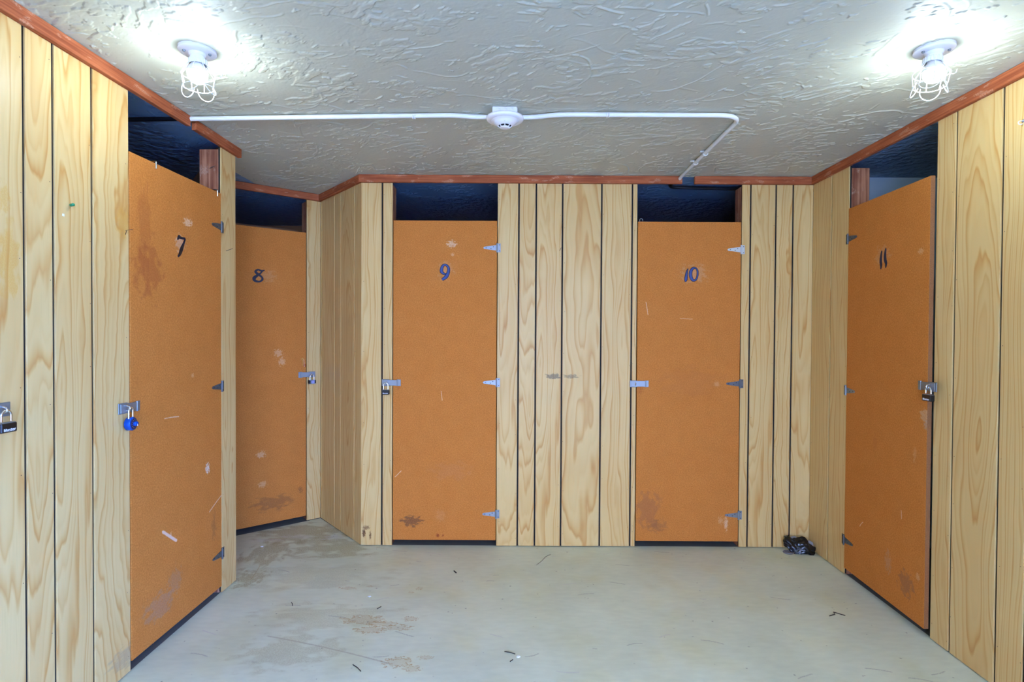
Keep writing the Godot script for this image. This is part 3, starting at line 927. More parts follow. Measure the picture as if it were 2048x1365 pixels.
func doors() -> void:
	var z: Material = M.zinc
	var oz: Material = M.old_zinc
	var pale := rgb(228, 196, 170)
	var dark := rgb(104, 72, 52)
	var rusty := rgb(150, 78, 40)
	var halo := rgb(206, 176, 160)
	# door 7
	var d := door(7, FL, 1.967, 2.5585, true, [[1.712, oz], [0.972, oz], [0.189, oz]], [
		[0.16, 0.22, 0.13, 0.06, rusty, 0.55], [0.12, 0.14, 0.06, 0.1, rusty, 0.35], [0.55, 0.10, 0.05, 0.012, pale, 0.8], [0.47, 0.152, 0.06, 0.02, halo, 0.7], [0.78, 0.68, 0.03, 0.015, rgb(225, 222, 220), 0.9],
		[0.36, 0.79, 0.01, 0.006, pale, 0.6], [0.25, 0.93, 0.16, 0.03, rgb(150, 130, 126), 0.5], [0.4, 0.90, 0.08, 0.03, rgb(150, 130, 126), 0.4], [0.86, 0.83, 0.03, 0.035, dark, 0.35], [0.6, 0.45, 0.02, 0.006, pale, 0.5]],
		[[0.28, 0.775, 0.42, 0.812, 6.0, 0.0], [0.8, 0.79, 0.96, 0.765, 2.0, 1.0], [0.3, 0.535, 0.45, 0.538, 1.5, 1.0]],
		"orange-brown particle-board door painted with number 7")
	numeral(d, 2.261 - 1.966, 1.576, [[[-2.6, 2.2, 0.3], [-1.6, 3.6, 0.75], [-0.4, 3.4, 0.5], [2.6, 3.5, 0.5]], [[2.6, 3.6, 0.4], [1.6, 1.6, 0.55], [0.0, -1.2, 0.95], [-1.2, -3.4, 0.7], [-2.4, -4.6, 0.35]]], M.black, "black painted numeral 7")
	hasp(d, 1.958 - 1.966, 0.955, 1.0, z)
	# door 8 in the alcove
	d = door(8, FA, -0.150, 0.3995, true, [], [
		[0.55, 0.16, 0.1, 0.02, halo, 0.3], [0.66, 0.42, 0.05, 0.014, pale, 0.6], [0.7, 0.45, 0.04, 0.016, pale, 0.6], [0.48, 0.76, 0.05, 0.012, pale, 0.7], [0.5, 0.86, 0.05, 0.012, pale, 0.6], [0.62, 0.93, 0.22, 0.025, dark, 0.45], [0.9, 0.90, 0.03, 0.012, dark, 0.5], [0.95, 0.465, 0.02, 0.006, rgb(150, 60, 24), 0.8]],
		[[0.94, 0.445, 0.945, 0.47, 1.5, 0.0]], "orange-brown particle-board door painted with number 8")
	numeral(d, 0.115 + 0.150, 1.572, [[[3.2, 3.5, 0.3], [1.6, 2.9, 0.55], [-0.6, 3.5, 0.5], [-2.0, 2.2, 0.7], [-0.6, 0.7, 0.75], [1.4, -0.7, 0.6], [1.9, -2.3, 0.65], [0.2, -3.7, 0.55], [-2.3, -3.3, 0.8], [-2.8, -1.8, 1.0], [-1.2, -0.2, 0.75], [0.6, 1.2, 0.5], [2.0, 2.9, 0.4]]], M.navy, "dark painted numeral 8")
	hasp(d, 0.402 + 0.150, 0.952, -1.0, z)
	var st := mb()
	tube(st, arc(Vector3(0, 0, 0.006), Vector3(0.006, 0, 0), Vector3(0, 0.006, 0), 0, TAU, 14), 0.0016, 6)
	tube(st, [Vector3(0, -0.006, 0.006), Vector3(0.001, -0.02, 0.004), Vector3(0, -0.036, 0.004), Vector3(0.005, -0.04, 0.004)], 0.0016, 6)
	part("hook_latch", st.commit(), M.brass, d, T(0.374 + 0.150, 1.052, 0.0), "small brass hook and eye")
	# door 9
	d = door(9, FK, 0.1825, 0.7735, true, [[1.713, z], [0.944, z], [0.187, z]], [
		[0.54, 0.072, 0.05, 0.012, pale, 0.9], [0.55, 0.105, 0.02, 0.006, pale, 0.6], [0.49, 0.155, 0.07, 0.03, halo, 0.35], [0.18, 0.937, 0.10, 0.018, rgb(86, 62, 50), 0.75], [0.42, 0.982, 0.016, 0.006, rgb(120, 50, 30), 0.9], [0.47, 0.982, 0.01, 0.004, rgb(120, 50, 30), 0.7], [0.45, 0.92, 0.05, 0.02, rgb(206, 150, 110), 0.4], [0.55, 0.78, 0.2, 0.03, rgb(196, 132, 92), 0.35], [0.05, 0.52, 0.02, 0.008, rusty, 0.4]],
		[[0.02, 0.80, 0.08, 0.78, 1.5, 0.0], [0.45, 0.53, 0.46, 0.56, 1.5, 0.0]], "orange-brown particle-board door painted with number 9")
	numeral(d, 0.472 - 0.1795, 1.573, [[[1.4, -0.7, 0.35], [0.0, -1.0, 0.65], [-1.7, 0.4, 1.0], [-1.2, 3.2, 0.9], [0.4, 4.2, 0.7], [2.1, 2.8, 0.8], [2.2, 0.2, 0.95], [0.9, -2.6, 1.1], [-1.4, -4.3, 0.8]]], M.blue_paint, "dark blue painted numeral 9")
	hasp(d, 0.172 - 0.1795, 0.940, 1.0, z)
	# door 10
	d = door(10, FK, 1.5775, 2.1655, true, [[1.710, M.pale_zinc], [0.944, oz], [0.188, z]], [
		[0.53, 0.16, 0.14, 0.03, halo, 0.4], [0.85, 0.942, 0.02, 0.022, pale, 0.9], [0.8, 0.93, 0.03, 0.014, pale, 0.4], [0.12, 0.90, 0.12, 0.06, rgb(140, 92, 70), 0.5], [0.2, 0.95, 0.1, 0.02, rgb(120, 84, 66), 0.4], [0.03, 0.52, 0.03, 0.02, rusty, 0.4], [0.5, 0.5, 0.3, 0.05, rgb(180, 112, 64), 0.3], [0.75, 0.503, 0.03, 0.01, pale, 0.4]],
		[[0.4, 0.30, 0.52, 0.302, 1.0, 0.0], [0.08, 0.25, 0.1, 0.29, 1.5, 0.0]], "orange-brown particle-board door painted with number 10")
	numeral(d, 1.880 - 1.575, 1.569, [[[-1.8, 3.2, 0.3], [-2.4, 1.6, 0.6], [-2.8, -0.8, 0.85], [-3.0, -3.0, 0.95], [-3.4, -4.4, 0.4]], [[2.4, 3.5, 0.6], [1.0, 3.4, 0.8], [-0.2, 1.6, 1.0], [-0.3, -1.0, 1.05], [0.9, -3.4, 0.85], [2.6, -3.2, 0.6], [3.5, -1.0, 0.6], [3.6, 1.6, 0.6], [2.9, 3.2, 0.5], [2.2, 3.6, 0.5]]], M.blue_paint, "dark blue painted numeral 10")
	hasp(d, 1.590 - 1.575, 0.941, 1.0, z)
	st = mb()
	tube(st, [Vector3(0.008, -0.003, -0.006), Vector3(0.008, 0.006, -0.006)] + arc(Vector3(0.017, 0.008, -0.006), Vector3(-0.009, 0, 0), Vector3(0, 0.009, 0), 0, PI * 1.25, 12), 0.0018, 6)
	part("screw_hook", st.commit(), M.zinc, d, T(0.002, 1.868, 0), "small screw hook on the top edge")
	# door 11, a little ajar
	d = door(11, FR, 0.3485, 0.9345, false, [[1.714, oz], [0.945, z], [0.180, oz]], [
		[0.46, 0.15, 0.1, 0.025, halo, 0.3], [0.94, 0.525, 0.05, 0.016, rgb(200, 170, 140), 0.8], [0.96, 0.545, 0.03, 0.012, rgb(170, 160, 160), 0.7], [0.78, 0.925, 0.09, 0.03, rgb(130, 92, 76), 0.6], [0.58, 0.90, 0.04, 0.03, rgb(180, 146, 130), 0.5], [0.9, 0.89, 0.02, 0.01, pale, 0.5], [0.88, 0.16, 0.03, 0.008, pale, 0.5], [0.4, 0.62, 0.03, 0.02, rgb(170, 98, 54), 0.35], [0.85, 0.62, 0.02, 0.02, pale, 0.3]],
		[[0.22, 0.855, 0.26, 0.84, 1.5, 1.0], [0.72, 0.76, 0.725, 0.78, 1.5, 0.0]], "orange-brown particle-board door painted with number 11 standing slightly ajar", 1.8)
	numeral(d, 0.635 - 0.3485, 1.577, [[[-1.0, 3.6, 0.4], [-1.5, 1.4, 0.75], [-1.7, -1.2, 0.9], [-1.4, -3.2, 0.8], [-1.7, -4.8, 0.3]], [[1.9, 4.3, 0.4], [1.4, 1.8, 0.8], [1.5, -0.8, 0.95], [2.2, -2.6, 0.8], [1.9, -4.6, 0.3]]], M.navy, "dark painted numeral 11")
	var re := mb()
	cbox(re, Vector3(0.5862, 0.037, -0.016), Vector3(0.5872, 1.865, 0.001), 0.0002, 50.0, 0.0, 0.9)
	part("raw_edge", re.commit(), mat(Color.WHITE, 0.9, 0.0, tex(raw_chips())), d, Transform3D(), "rough brown chip edge")
	hasp(d, 0.935 - 0.3485, 1.022, -1.0, z, 0.0025)
	# the hasp-side door left of the frame
	d = door(6, FL, 0.8315, 1.4205, false, [[1.712, oz], [0.972, oz], [0.189, oz]], [[0.4, 0.9, 0.2, 0.02, dark, 0.4]], [], "orange-brown particle-board door beyond the left end of the panelling")
	hasp(d, 1.4455 - 0.8315, 1.013, -1.0, z)

func raw_chips() -> Image:
	var im := Image.create(32, 1024, false, Image.FORMAT_RGB8)
	var n := noise(77, 0.35, 3)
	for y in 1024:
		for x in 32:
			im.set_pixel(x, y, rgb(104, 62, 32).lerp(rgb(176, 118, 66), clampf(0.45 + n.get_noise_2d(x * 1.5, y) * 1.1, 0, 1)))
	return im

# ------------------------------------------------------------------ caged lamps
func lamp(at: Vector3, tilt: Vector3, turn: float, label: String) -> void:
	var o := base("ceiling_lamp", Transform3D(Basis(UP, turn), at), label, "lamp", "caged bulb lamps on the ceiling")
	var st := mb()
	lathe(st, [[0.0, -0.0135], [0.030, -0.0135], [0.047, -0.0125], [0.0535, -0.0105], [0.0555, -0.0085], [0.0555, -0.0085], [0.0555, 0.0]], 48)
	part("canopy_plate", st.commit(), M.porcelain, o)
	for s in [-1.0, 1.0]:
		st = mb()
		lathe(st, [[0.0, -0.0185], [0.0035, -0.018], [0.0046, -0.016], [0.0046, -0.012]], 12, T(0.036 * s, 0, 0.012))
		part("screw", st.commit(), M.zinc, o)
	st = mb()
	lathe(st, [[0.0, -0.036], [0.0195, -0.036], [0.0215, -0.033], [0.0215, -0.022], [0.0215, -0.022], [0.0245, -0.020], [0.0265, -0.012]], 32)
	part("socket", st.commit(), M.porcelain, o)
	st = mb()
	lathe(st, [[0.0298, -0.0722], [0.0306, -0.0715], [0.0306, -0.068], [0.0255, -0.058], [0.0190, -0.047], [0.0150, -0.036]], 32)
	part("bulb_base", st.commit(), M.plastic, o, Transform3D(), "opaque white base of the bulb")
	st = mb()
	lathe(st, [[0.0, -0.1085], [0.010, -0.1075], [0.0190, -0.1030], [0.0262, -0.0945], [0.0298, -0.0840], [0.0304, -0.0722]], 32)
	var glow := mat(Color.WHITE, 0.4)
	glow.emission_enabled = true
	glow.emission = LAMP_COLOR
	glow.emission_energy_multiplier = 3.0
	part("bulb", st.commit(), glow, o)
	var light := OmniLight3D.new()
	light.name = "bulb_light"
	light.light_color = LAMP_COLOR
	light.light_energy = LAMP_ENERGY
	light.light_size = 0.022
	light.omni_range = 12.0
	light.omni_attenuation = 2.0
	light.shadow_enabled = true
	o.add_child(light)
	light.position = Vector3(0, -0.095, 0)
	# the wire guard, hanging a little crooked
	var g := Node3D.new()
	g.name = "wire_guard"
	o.add_child(g)
	g.rotation = tilt
	var collar := mb()
	lathe(collar, [[0.0245, -0.048], [0.0255, -0.046], [0.0255, -0.034], [0.0245, -0.032], [0.0225, -0.032]], 32)
	for k in 20:
		var w := TAU * k / 20
		tube(collar, [Vector3(cos(w) * 0.0258, -0.0475, sin(w) * 0.0258), Vector3(cos(w) * 0.0258, -0.0325, sin(w) * 0.0258)], 0.0014, 6)
	part("collar", collar.commit(), M.wire, g)
	st = mb()
	for r in [[0.049, -0.080], [0.044, -0.119]]:
		tube(st, arc(Vector3(0, r[1], 0), Vector3(r[0], 0, 0), Vector3(0, 0, r[0]), 0, TAU * 39 / 40, 39), 0.0012, 6, true)
	part("hoop", st.commit(), M.wire, g)
	for k in 8:
		var w := TAU * (k + 0.3) / 8
		var c := Vector3(cos(w), 0, sin(w))
		st = mb()
		tube(st, [c * 0.0255 + UP * -0.034, c * 0.026 + UP * -0.046, c * 0.0485 + UP * -0.077, c * 0.0495 + UP * -0.083, c * 0.0445 + UP * -0.119], 0.0012, 6)
		part("wire", st.commit(), M.wire, g)
	for k in 4:
		var w := TAU * (k + 0.3) / 4
		var a := Vector3(cos(w - 0.62), 0, sin(w - 0.62)) * 0.0445 + UP * -0.119
		var b := Vector3(cos(w + 0.62), 0, sin(w + 0.62)) * 0.0445 + UP * -0.119
		var mid := (a + b) * 0.5
		st = mb()
		tube(st, arc(mid, (a - mid) * 1.05, Vector3(cos(w) * 0.012, -0.026, sin(w) * 0.012), -0.35, PI + 0.35, 16), 0.0012, 6)
		part("loop", st.commit(), M.wire, g)
	st = mb()
	tube(st, [Vector3(0.048, -0.080, 0.006), Vector3(0.058, -0.083, 0.008), Vector3(0.066, -0.078, 0.006), Vector3(0.068, -0.068, 0.004)], 0.0012, 6)
	part("catch", st.commit(), M.wire, g)

func lamps() -> void:
	lamp(Vector3(-1.007, CEIL, -1.765), Vector3(0.0, 0, 0.03), 0.4, "caged bulb lamp on the ceiling near the angled alcove, its wire cage hanging straight")
	lamp(Vector3(1.315, CEIL, -1.732), Vector3(-0.02, 0, -0.10), -0.2, "caged bulb lamp on the ceiling near the door standing ajar, its wire cage crooked")
	lamp(Vector3(-0.98, CEIL, 0.05), Vector3(), 1.1, "added unseen caged bulb lamp beside the wide opening, over the far end of the left panelling")  # this lamp and the next are added, unseen, to brighten the room
	lamp(Vector3(1.25, CEIL, 0.05), Vector3(), 2.1, "added unseen caged bulb lamp beside the side doorway to the yard")

# ------------------------------------------------------------------ conduit and smoke detector
func bent(keys: Array, r := 0.07) -> Array:      # rounds the corners of a polyline
	var out := [keys[0]]
	for i in range(1, keys.size() - 1):
		var a: Vector3 = keys[i - 1]
		var b: Vector3 = keys[i]
		var c: Vector3 = keys[i + 1]
		var d := minf(r, minf(a.distance_to(b), b.distance_to(c)) * 0.48)
		var p := b + (a - b).normalized() * d
		var q := b + (c - b).normalized() * d
		for k in 9:
			var t := k / 8.0
			out.append(p.lerp(b, t).lerp(b.lerp(q, t), t))
	out.append(keys[-1])
	return out

func ceiling_fittings() -> void:
	var o := base("conduit", T(0, CEIL - 0.014, 0), "straight white painted conduit from the notched trim above the post to the smoke detector", "conduit")
	var o2 := base("conduit", T(0, CEIL - 0.014, 0), "white painted conduit bending from the smoke detector to the back wall", "conduit")
	var st := mb()
	tube(st, bent([Vector3(-1.372, 0, -2.300), Vector3(-0.55, 0.001, -2.262), Vector3(-0.24, 0.0, -2.246), Vector3(-0.16, 0.0, -2.262), Vector3(-0.094, 0.0, -2.262)], 0.04), 0.0092, 14)
	part("pipe", st.commit(), M.white_paint, o)
	st = mb()
	tube(st, bent([Vector3(0.028, 0.0, -2.262), Vector3(0.08, 0.0, -2.262), Vector3(0.19, 0.0, -2.232), Vector3(0.93, 0.0, -2.232), Vector3(0.945, 0.0, -3.10), Vector3(0.946, -0.008, -3.155)], 0.10), 0.0092, 14)
	part("pipe", st.commit(), M.white_paint, o2)
	for s in [[-0.405, -2.254, 0.0], [0.382, -2.2275, 0.0], [0.9405, -2.70, PI / 2], [0.943, -2.85, PI / 2]]:
		st = mb()
		for e in [-0.006, 0.006]:
			tube(st, arc(Vector3(e * 0.6, 0, 0), Vector3(0, 0, 0.0105), Vector3(0, -0.0105, 0), 0, PI, 10), 0.0028, 6)
		cbox(st, Vector3(-0.007, 0.005, -0.028), Vector3(0.007, 0.0115, -0.008), 0.001)
		part("strap", st.commit(), M.white_paint, o if s[0] < 0.0 else o2, Transform3D(Basis(UP, s[2]), Vector3(s[0], 0, s[1])))
	for x in [-0.0935, 0.0275]:
		st = mb()
		lathe(st, [[0.0, -0.009], [0.0108, -0.009], [0.0116, -0.007], [0.0116, 0.007], [0.0108, 0.009], [0.0, 0.009]], 16, Transform3D(Basis(Vector3.BACK, PI / 2), Vector3(x, 0.0, -2.262)))
		part("connector", st.commit(), M.white_paint, o if x < 0.0 else o2)
	# the conduit passing on inside the lockers, its shade painted as black
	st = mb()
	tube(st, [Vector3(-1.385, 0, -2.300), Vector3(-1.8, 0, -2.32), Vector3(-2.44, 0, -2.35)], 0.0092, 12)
	lone("locker_pipe", st.commit(), M.shaded_pipe, T(0, CEIL - 0.014, 0), "straight conduit in the locker above door 7 with its shade painted black", "pipe")
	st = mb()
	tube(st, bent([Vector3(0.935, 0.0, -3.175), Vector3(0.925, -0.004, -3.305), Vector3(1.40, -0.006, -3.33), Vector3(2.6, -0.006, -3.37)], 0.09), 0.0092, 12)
	lone("locker_pipe", st.commit(), M.shaded_pipe, T(0, CEIL - 0.016, 0), "bent conduit in the locker above door 10 with its shade painted black", "pipe")
	# smoke detector on its square junction box
	o = base("smoke_detector", T(-0.033, CEIL, -2.235), "round white smoke detector mounted on a square white junction box", "smoke detector")
	var bx := part("junction_box", box(Vector3(-0.05, -0.026, -0.05), Vector3(0.05, -0.0005, 0.05), 0.004), M.white_paint, o)
	for k in [-0.026, 0.001, 0.027]:
		st = mb()
		lathe(st, [[0.0, 0.0006], [0.0072, 0.0006], [0.0080, 0.0], [0.0088, 0.0013], [0.0095, 0.0]], 20, Transform3D(Basis(Vector3.RIGHT, PI / 2), Vector3(k, -0.0135, 0.0502)))
		part("knockout", st.commit(), M.white_paint, bx)
	st = mb()
	lathe(st, [[0.0, -0.042], [0.060, -0.0415], [0.070, -0.0395], [0.0745, -0.036], [0.0755, -0.031], [0.0745, -0.027], [0.070, -0.026], [0.0, -0.026]], 56)
	part("rim", st.commit(), M.plastic, o)
	st = mb()
	lathe(st, [[0.027, -0.0605], [0.034, -0.0575], [0.042, -0.0515], [0.047, -0.046], [0.051, -0.0445], [0.056, -0.0415]], 48)
	part("dome", st.commit(), M.plastic, o)
	st = mb()
	lathe(st, [[0.0, -0.0705], [0.017, -0.0702], [0.0205, -0.0685], [0.0215, -0.0665], [0.0205, -0.0655], [0.0, -0.0655]], 40)
	part("cap", st.commit(), M.plastic, o)
	st = mb()
	lathe(st, [[0.0185, -0.066], [0.0185, -0.0655], [0.0255, -0.0602]], 40)
	part("smoke_slot", st.commit(), M.dark_slot, o, Transform3D(), "black sensing slot")
	for k in 8:
		var w := TAU * (k + 0.0) / 8 + PI / 2
		st = mb()
		tube(st, [Vector3(cos(w) * 0.0205, -0.067, sin(w) * 0.0205), Vector3(cos(w) * 0.0275, -0.0602, sin(w) * 0.0275)], 0.002, 6)
		part("rib", st.commit(), M.plastic, o)
	st = mb()
	lathe(st, [[0.0, -0.0005], [0.0016, 0.0]], 8, T(0, -0.0545, 0.0392))
	part("indicator", st.commit(), M.dark_slot, o)

# ------------------------------------------------------------------ padlocks
func shackle(o: Node3D, half: float, foot: float, top: float, r: float) -> void:
	var st := mb()
	var pts := [Vector3(-half, foot, 0)] + arc(Vector3(0, top - half, 0), Vector3(-half, 0, 0), Vector3(0, half, 0), 0, PI, 14) + [Vector3(half, foot, 0)]
	tube(st, pts, r, 10)
	part("shackle", st.commit(), M.chrome, o, Transform3D(), "chrome shackle")

# origin where the shackle hangs on the staple
func box_lock(at: Transform3D, w: float, drop: float, label: String) -> void:
	var o := base("padlock", at, label, "padlock", "rectangular black padlocks")
	shackle(o, w * 0.30, -drop + 0.004, 0.004, 0.0032)
	part("body", box(Vector3(-w * 0.5, -drop - 0.026, -0.0095), Vector3(w * 0.5, -drop, 0.0095), 0.0025), M.black, o, Transform3D(), "black body")
	part("top_plate", box(Vector3(-w * 0.47, -drop - 0.001, -0.008), Vector3(w * 0.47, -drop + 0.0008, 0.008), 0.0006), M.zinc, o)
	var t := TextMesh.new()
	var f := SystemFont.new()
	f.font_names = PackedStringArray(["Droid Sans"])
	f.font_weight = 700
	t.font = f
	t.text = "Master"
	t.font_size = 64
	t.pixel_size = w * 0.0034
	t.depth = 0.0006
	part("lettering", t, M.print_white, o, T(0, -drop - 0.0185, 0.0097), "white lettering")

func padlocks() -> void:
	# door 7: blue dial lock
	var o := base("padlock", FL * T(1.941, 0.952, 0.020) * Transform3D(Basis(UP, 0.1), Vector3()), "blue combination padlock with a round dial hanging beside door 7", "padlock")
	shackle(o, 0.0115, -0.034, 0.004, 0.0034)
	var st := mb()
	var ax := Transform3D(Basis(Vector3.RIGHT, PI / 2), Vector3(0, -0.053, -0.012))
	lathe(st, [[0.0, 0.0], [0.021, 0.0], [0.0238, 0.003], [0.0238, 0.019], [0.0222, 0.022], [0.0, 0.022]], 40, ax)
	part("body", st.commit(), M.blue_lock, o, Transform3D(), "shiny blue body")
	st = mb()
	lathe(st, [[0.0165, 0.0215], [0.019, 0.022], [0.0195, 0.024], [0.018, 0.025], [0.0, 0.025]], 40, ax)
	var dial := part("dial", st.commit(), M.dial, o, Transform3D(), "dark dial with pale ticks")
	st = mb()
	for k in 12:
		var w := TAU * k / 12
		var c := Vector3(cos(w), sin(w), 0)
		var sd := Vector3(-sin(w), cos(w), 0) * 0.0007
		var z := Vector3(0, -0.053, 0.01335)
		quad(st, z + c * 0.012 - sd, z + c * 0.017 - sd, z + c * 0.017 + sd, z + c * 0.012 + sd, Vector3(0, 0, 1))
	part("tick_marks", st.commit(), M.lilac, dial)
	st = mb()
	lathe(st, [[0.0085, 0.024], [0.0085, 0.033], [0.0075, 0.0345], [0.0, 0.0345]], 20, ax)
	part("knob", st.commit(), M.blue_lock, o)
	st = mb()
	cbox(st, Vector3(-0.0012, -0.061, 0.022), Vector3(0.0012, -0.053, 0.0235), 0.0003)
	part("pointer", st.commit(), M.print_white, o)
	# door 8: worn laminated lock
	o = base("padlock", FA * T(0.4305, 0.946, 0.021), "worn pale-faced laminated padlock hanging beside door 8", "padlock")
	shackle(o, 0.0125, -0.028, 0.004, 0.0034)
	for k in 5:
		var y := -0.028 - k * 0.0052
		part("lamination", box(Vector3(-0.021, y - 0.0048, -0.0105), Vector3(0.021, y, 0.0105), 0.0016), M.old_zinc if k % 2 else M.zinc, o)
	part("bumper", box(Vector3(-0.0222, -0.0545, -0.0115), Vector3(0.0222, -0.0515, 0.0115), 0.001), M.straw, o, Transform3D(), "pale bottom band")
	part("face_label", box(Vector3(-0.0085, -0.050, 0.0100), Vector3(0.0125, -0.031, 0.0113), 0.0005), M.lilac, o, Transform3D(), "pale lilac label")
	for s in [-1.0, 1.0]:
		part("corner_guard", box(Vector3(s * 0.0185 - 0.004, -0.050, -0.0108), Vector3(s * 0.0185 + 0.004, -0.0285, 0.0109), 0.001), M.black, o)
	box_lock(FK * T(0.1455, 0.936, 0.021), 0.042, 0.036, "black rectangular padlock on the hasp nearest the alcove return wall")
	box_lock(FR * T(0.9615, 1.017, 0.036), 0.047, 0.026, "black rectangular padlock holding the door that stands ajar")
	box_lock(FL * T(1.4715, 1.008, 0.021), 0.047, 0.029, "black rectangular padlock on the panelling left of the blue dial padlock")

# ------------------------------------------------------------------ small things on walls and doors
func wire_thing(called: String, pts: Array, r: float, m: Material, at: Transform3D, label: String, category: String, group := "") -> void:
	var st := mb()
	tube(st, pts, r, 6)
	lone(called, st.commit(), m, at, label, category, group)

func small_things() -> void:
	# steel clips over the top edge of door 7
	for c in [[2.103, "steel clip on the top edge of door 7 near the panelling"], [2.524, "steel clip on the top edge of door 7 near its upper hinge"]]:
		var st := mb()
		tube(st, [Vector3(0, -0.022, 0.004)] + arc(Vector3(0, 0.003, -0.007), Vector3(0, 0, 0.011), Vector3(0, 0.004, 0), 0, PI, 10) + [Vector3(0, -0.012, -0.019)], 0.0034, 8)
		lone("door_clip", st.commit(), M.chrome, FL * T(c[0], 1.868, 0.0005), c[1], "clip", "steel clips on door 7")
	# green push pin
	var o := base("push_pin", FL * T(1.711, 1.616, 0.0), "green push pin stuck in the left panelling", "push pin")
	var q := Basis(Vector3.RIGHT, PI / 2) * Basis(Vector3.BACK, 0.5)
	var st := mb()
	lathe(st, [[0.0045, 0.004], [0.0045, 0.006], [0.0026, 0.008], [0.0024, 0.013], [0.0046, 0.015], [0.0048, 0.018], [0.0, 0.0185]], 16, Transform3D(q, Vector3()))
	part("head", st.commit(), M.green, o)
	st = mb()
	tube(st, [Vector3(0, 0, -0.003), q * Vector3(0, 0.005, 0)], 0.0007, 6)
	part("needle", st.commit(), M.chrome, o)
	# bent wires and nails
	wire_thing("bent_wire", [Vector3(-0.012, -0.016, 0.001), Vector3(-0.010, 0.0, 0.004), Vector3(0.016, 0.008, 0.007)], 0.0009, M.nail, FL * T(1.957, 1.583, 0), "thin bent wire poking out beside the top of door 7", "wire")
	wire_thing("bent_nail", [Vector3(-0.012, -0.006, 0.0), Vector3(-0.011, -0.005, 0.006), Vector3(0.03, 0.011, 0.010)], 0.0011, M.nail, FL * T(2.615, 1.615, 0), "bent nail sticking out of the post beside door 7", "nail")
	wire_thing("bent_nail", [Vector3(0, -0.004, 0.0), Vector3(0.002, 0.0, 0.008), Vector3(0.008, 0.012, 0.010)], 0.0013, M.nail, FK * T(1.131, 1.703, 0), "bent nail in the panelling between doors 9 and 10", "nail")
	wire_thing("loose_nail", [Vector3(0.0, 0.0, -0.003), Vector3(-0.02, 0.004, 0.035)], 0.0012, M.zinc, FL * T(2.560, 1.985, -0.05), "thin nail poking from the stud above door 7", "nail")
	o = base("wall_hook", FR * T(1.318, 1.937, 0), "small white screw hook high on the right panelling", "hook")
	st = mb()
	tube(st, [Vector3(0, 0, -0.004), Vector3(0, 0, 0.008)] + arc(Vector3(0, -0.006, 0.009), Vector3(0, 0.006, 0), Vector3(0, 0, 0.007), 0, PI * 1.3, 12), 0.0016, 8)
	part("hook", st.commit(), M.white_paint, o)
	st = mb()
	lathe(st, [[0.0055, 0.0], [0.0045, 0.002], [0.0, 0.0025]], 12, Transform3D(Basis(Vector3.RIGHT, PI / 2), Vector3(0, 0, 0.0)))
	part("collar", st.commit(), M.zinc, o)
	st = mb()
	slab(st, [Vector2(-0.004, -0.003), Vector2(0.004, -0.0035), Vector2(0.0035, 0.004), Vector2(-0.003, 0.0035)], 0.0002, 0.0009)
	lone("paper_scrap", st.commit(), M.chip, FL * T(1.683, 1.58, 0), "tiny white paper scrap stuck on the left panelling below the push pin", "paper")

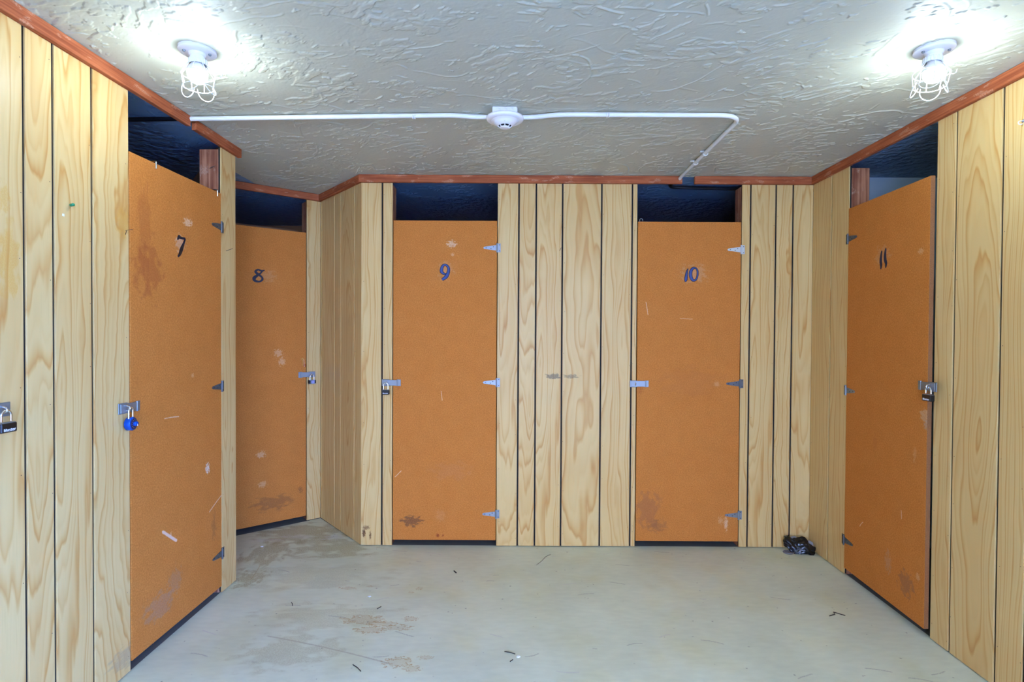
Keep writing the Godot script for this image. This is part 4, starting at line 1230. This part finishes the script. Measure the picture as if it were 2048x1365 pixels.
# ------------------------------------------------------------------ on the floor
func litter() -> void:
	# crumpled black bag in the right corner
	var o := base("plastic_bag", Transform3D(Basis(UP, -0.28), Vector3(1.625, 0.0, -3.082)), "crumpled shiny black plastic bag on the floor in the right corner", "bag")
	var n := noise(501, 1.0, 3)
	var st := mb()
	var nu := 56
	var nv := 30
	var P := func(i: int, j: int) -> Vector3:
		var u := TAU * i / nu
		var v := PI * (float(j) / nv - 0.5)
		var e := Vector3(signf(cos(u)) * pow(absf(cos(u)), 0.75) * cos(v) * 0.078, sin(v) * 0.034, signf(sin(u)) * pow(absf(sin(u)), 0.8) * cos(v) * 0.036)
		var k := n.get_noise_3d(e.x * 42.0, e.y * 60.0, e.z * 42.0)
		e *= 1.0 + k * 0.2 + 0.07 * sin(v * 13.0 + e.x * 22.0 + k * 3.0)
		e.y += 0.034 + e.x * -0.10 - e.z * 0.55 + 0.012 * sin(e.x * 70.0) * cos(v)
		e.y = maxf(e.y, 0.001)
		return e
	for i in nu:
		for j in nv:
			var a: Vector3 = P.call(i, j)
			var b: Vector3 = P.call((i + 1) % nu, j)
			var c: Vector3 = P.call((i + 1) % nu, j + 1)
			var d: Vector3 = P.call(i, j + 1)
			var ns := []
			for ij in [[i, j], [i + 1, j], [i + 1, j + 1], [i, j + 1]]:
				var du: Vector3 = P.call(ij[0] + 1, ij[1]) - P.call(ij[0] - 1, ij[1])
				var dv: Vector3 = P.call(ij[0], mini(ij[1] + 1, nv)) - P.call(ij[0], maxi(ij[1] - 1, 0))
				var nn := dv.cross(du).normalized()
				if nn.dot(P.call(ij[0], ij[1]) - Vector3(0, 0.03, 0)) < 0: nn = -nn
				ns.append(nn if nn.length() > 0.5 else UP)
			smooth_quad(st, [a, b, c, d], ns)
	part("body", st.commit(), M.bag, o)
	st = mb()
	var rim := []
	for k in 17:
		var t := k / 16.0
		rim.append(Vector3(lerpf(-0.074, 0.074, t), 0.074 + 0.010 * sin(t * PI) - 0.018 * t + 0.003 * sin(t * 23.0), -0.030 + 0.006 * sin(t * 9.0)))
	for k in 16:
		var a: Vector3 = rim[k]
		var b: Vector3 = rim[k + 1]
		quad(st, a, b, b + Vector3(0.002, -0.016, 0.012), a + Vector3(0.002, -0.016, 0.012), Vector3(0, 0.6, 0.8))
		quad(st, a + Vector3(0, 0, -0.0008), b + Vector3(0, 0, -0.0008), b + Vector3(0.002, -0.016, 0.0112), a + Vector3(0.002, -0.016, 0.0112), Vector3(0, -0.6, -0.8))
	part("zip_edge", st.commit(), M.grey_disc, o, Transform3D(), "greyish folded top edge")
	o = base("metal_disc", Transform3D(Basis(Vector3.BACK, 0.05), Vector3(1.560, 0.0015, -3.075)), "small grey disc lying on the floor beside the black bag", "disc")
	st = mb()
	lathe(st, [[0.0, 0.004], [0.014, 0.0042], [0.0145, 0.0052], [0.020, 0.0055], [0.0275, 0.0035], [0.029, 0.0015], [0.0275, 0.0]], 32)
	part("cap", st.commit(), M.grey_disc, o)
	# scraps of twig, straw and plaster
	var g := "bits of litter on the floor"
	wire_thing("twig", [Vector3(-0.036, 0.002, 0.022), Vector3(-0.015, 0.002, 0.012), Vector3(-0.006, 0.003, 0.010), Vector3(-0.003, 0.005, -0.006), Vector3(0.035, 0.002, 0.018)], 0.0018, M.bark, T(1.425, 0, -2.40), "forked dark twig on the floor in front of door 11", "twig", g)
	wire_thing("bark_sliver", [Vector3(-0.006, 0.002, -0.012), Vector3(0.0, 0.003, 0.0), Vector3(0.008, 0.002, 0.012)], 0.003, M.bark, T(-0.286, 0, -2.80), "short black bark sliver on the floor in front of door 9", "sliver", g)
	wire_thing("straw", [Vector3(-0.012, 0.002, -0.10), Vector3(0.004, 0.003, -0.02), Vector3(0.016, 0.002, 0.07)], 0.0014, M.straw, T(-1.30, 0, -2.76), "pale straw on the floor beside the post of door 7", "straw", g)
	wire_thing("hair_strand", [Vector3(0.05, 0.0012, -0.08), Vector3(0.02, 0.0012, -0.05), Vector3(-0.005, 0.0012, 0.01), Vector3(-0.035, 0.0012, 0.06)], 0.0008, M.bark, T(0.17, 0, -2.95), "thin curved strand on the floor below the panelling between doors 9 and 10", "strand", g)
	for s in [[-0.985, -2.46, 0.5, "dark sliver on the floor in front of the alcove", 0.016], [-0.585, -2.43, -0.6, "dark sliver on the floor near the ring-shaped stain", 0.012], [-0.002, -2.09, 1.2, "curved dark sliver on the bare middle of the floor", 0.022], [0.004, -2.04, -0.7, "tiny dark chip beside the curved sliver on the floor", 0.008], [-0.56, -1.99, 0.8, "dark stick on the floor beside the brown stains", 0.028]]:
		var dir: Vector3 = Vector3(sin(s[2]), 0, cos(s[2])) * float(s[4])
		wire_thing("floor_sliver", [-dir + UP * 0.0015, Vector3(0.002, 0.003, 0), dir + UP * 0.0015], 0.0016, M.bark, T(s[0], 0, s[1]), s[3], "sliver", g)
	for s in [[-0.655, -2.535, "white plaster chip on the floor between the ring stain and the panelling"], [-1.42, -3.12, "white plaster chip on the dusty alcove floor"], [0.03, -2.065, "white plaster chip near the curved dark sliver on the floor"]]:
		st = mb()
		slab(st, [Vector2(-0.007, -0.003), Vector2(0.0, -0.006), Vector2(0.008, -0.001), Vector2(0.004, 0.005), Vector2(-0.004, 0.004)], 0.0, 0.003)
		lone("plaster_chip", st.commit(), M.chip, Transform3D(Basis(Vector3.RIGHT, -PI / 2), Vector3(s[0], 0.0005, s[1])), s[2], "chip", g)
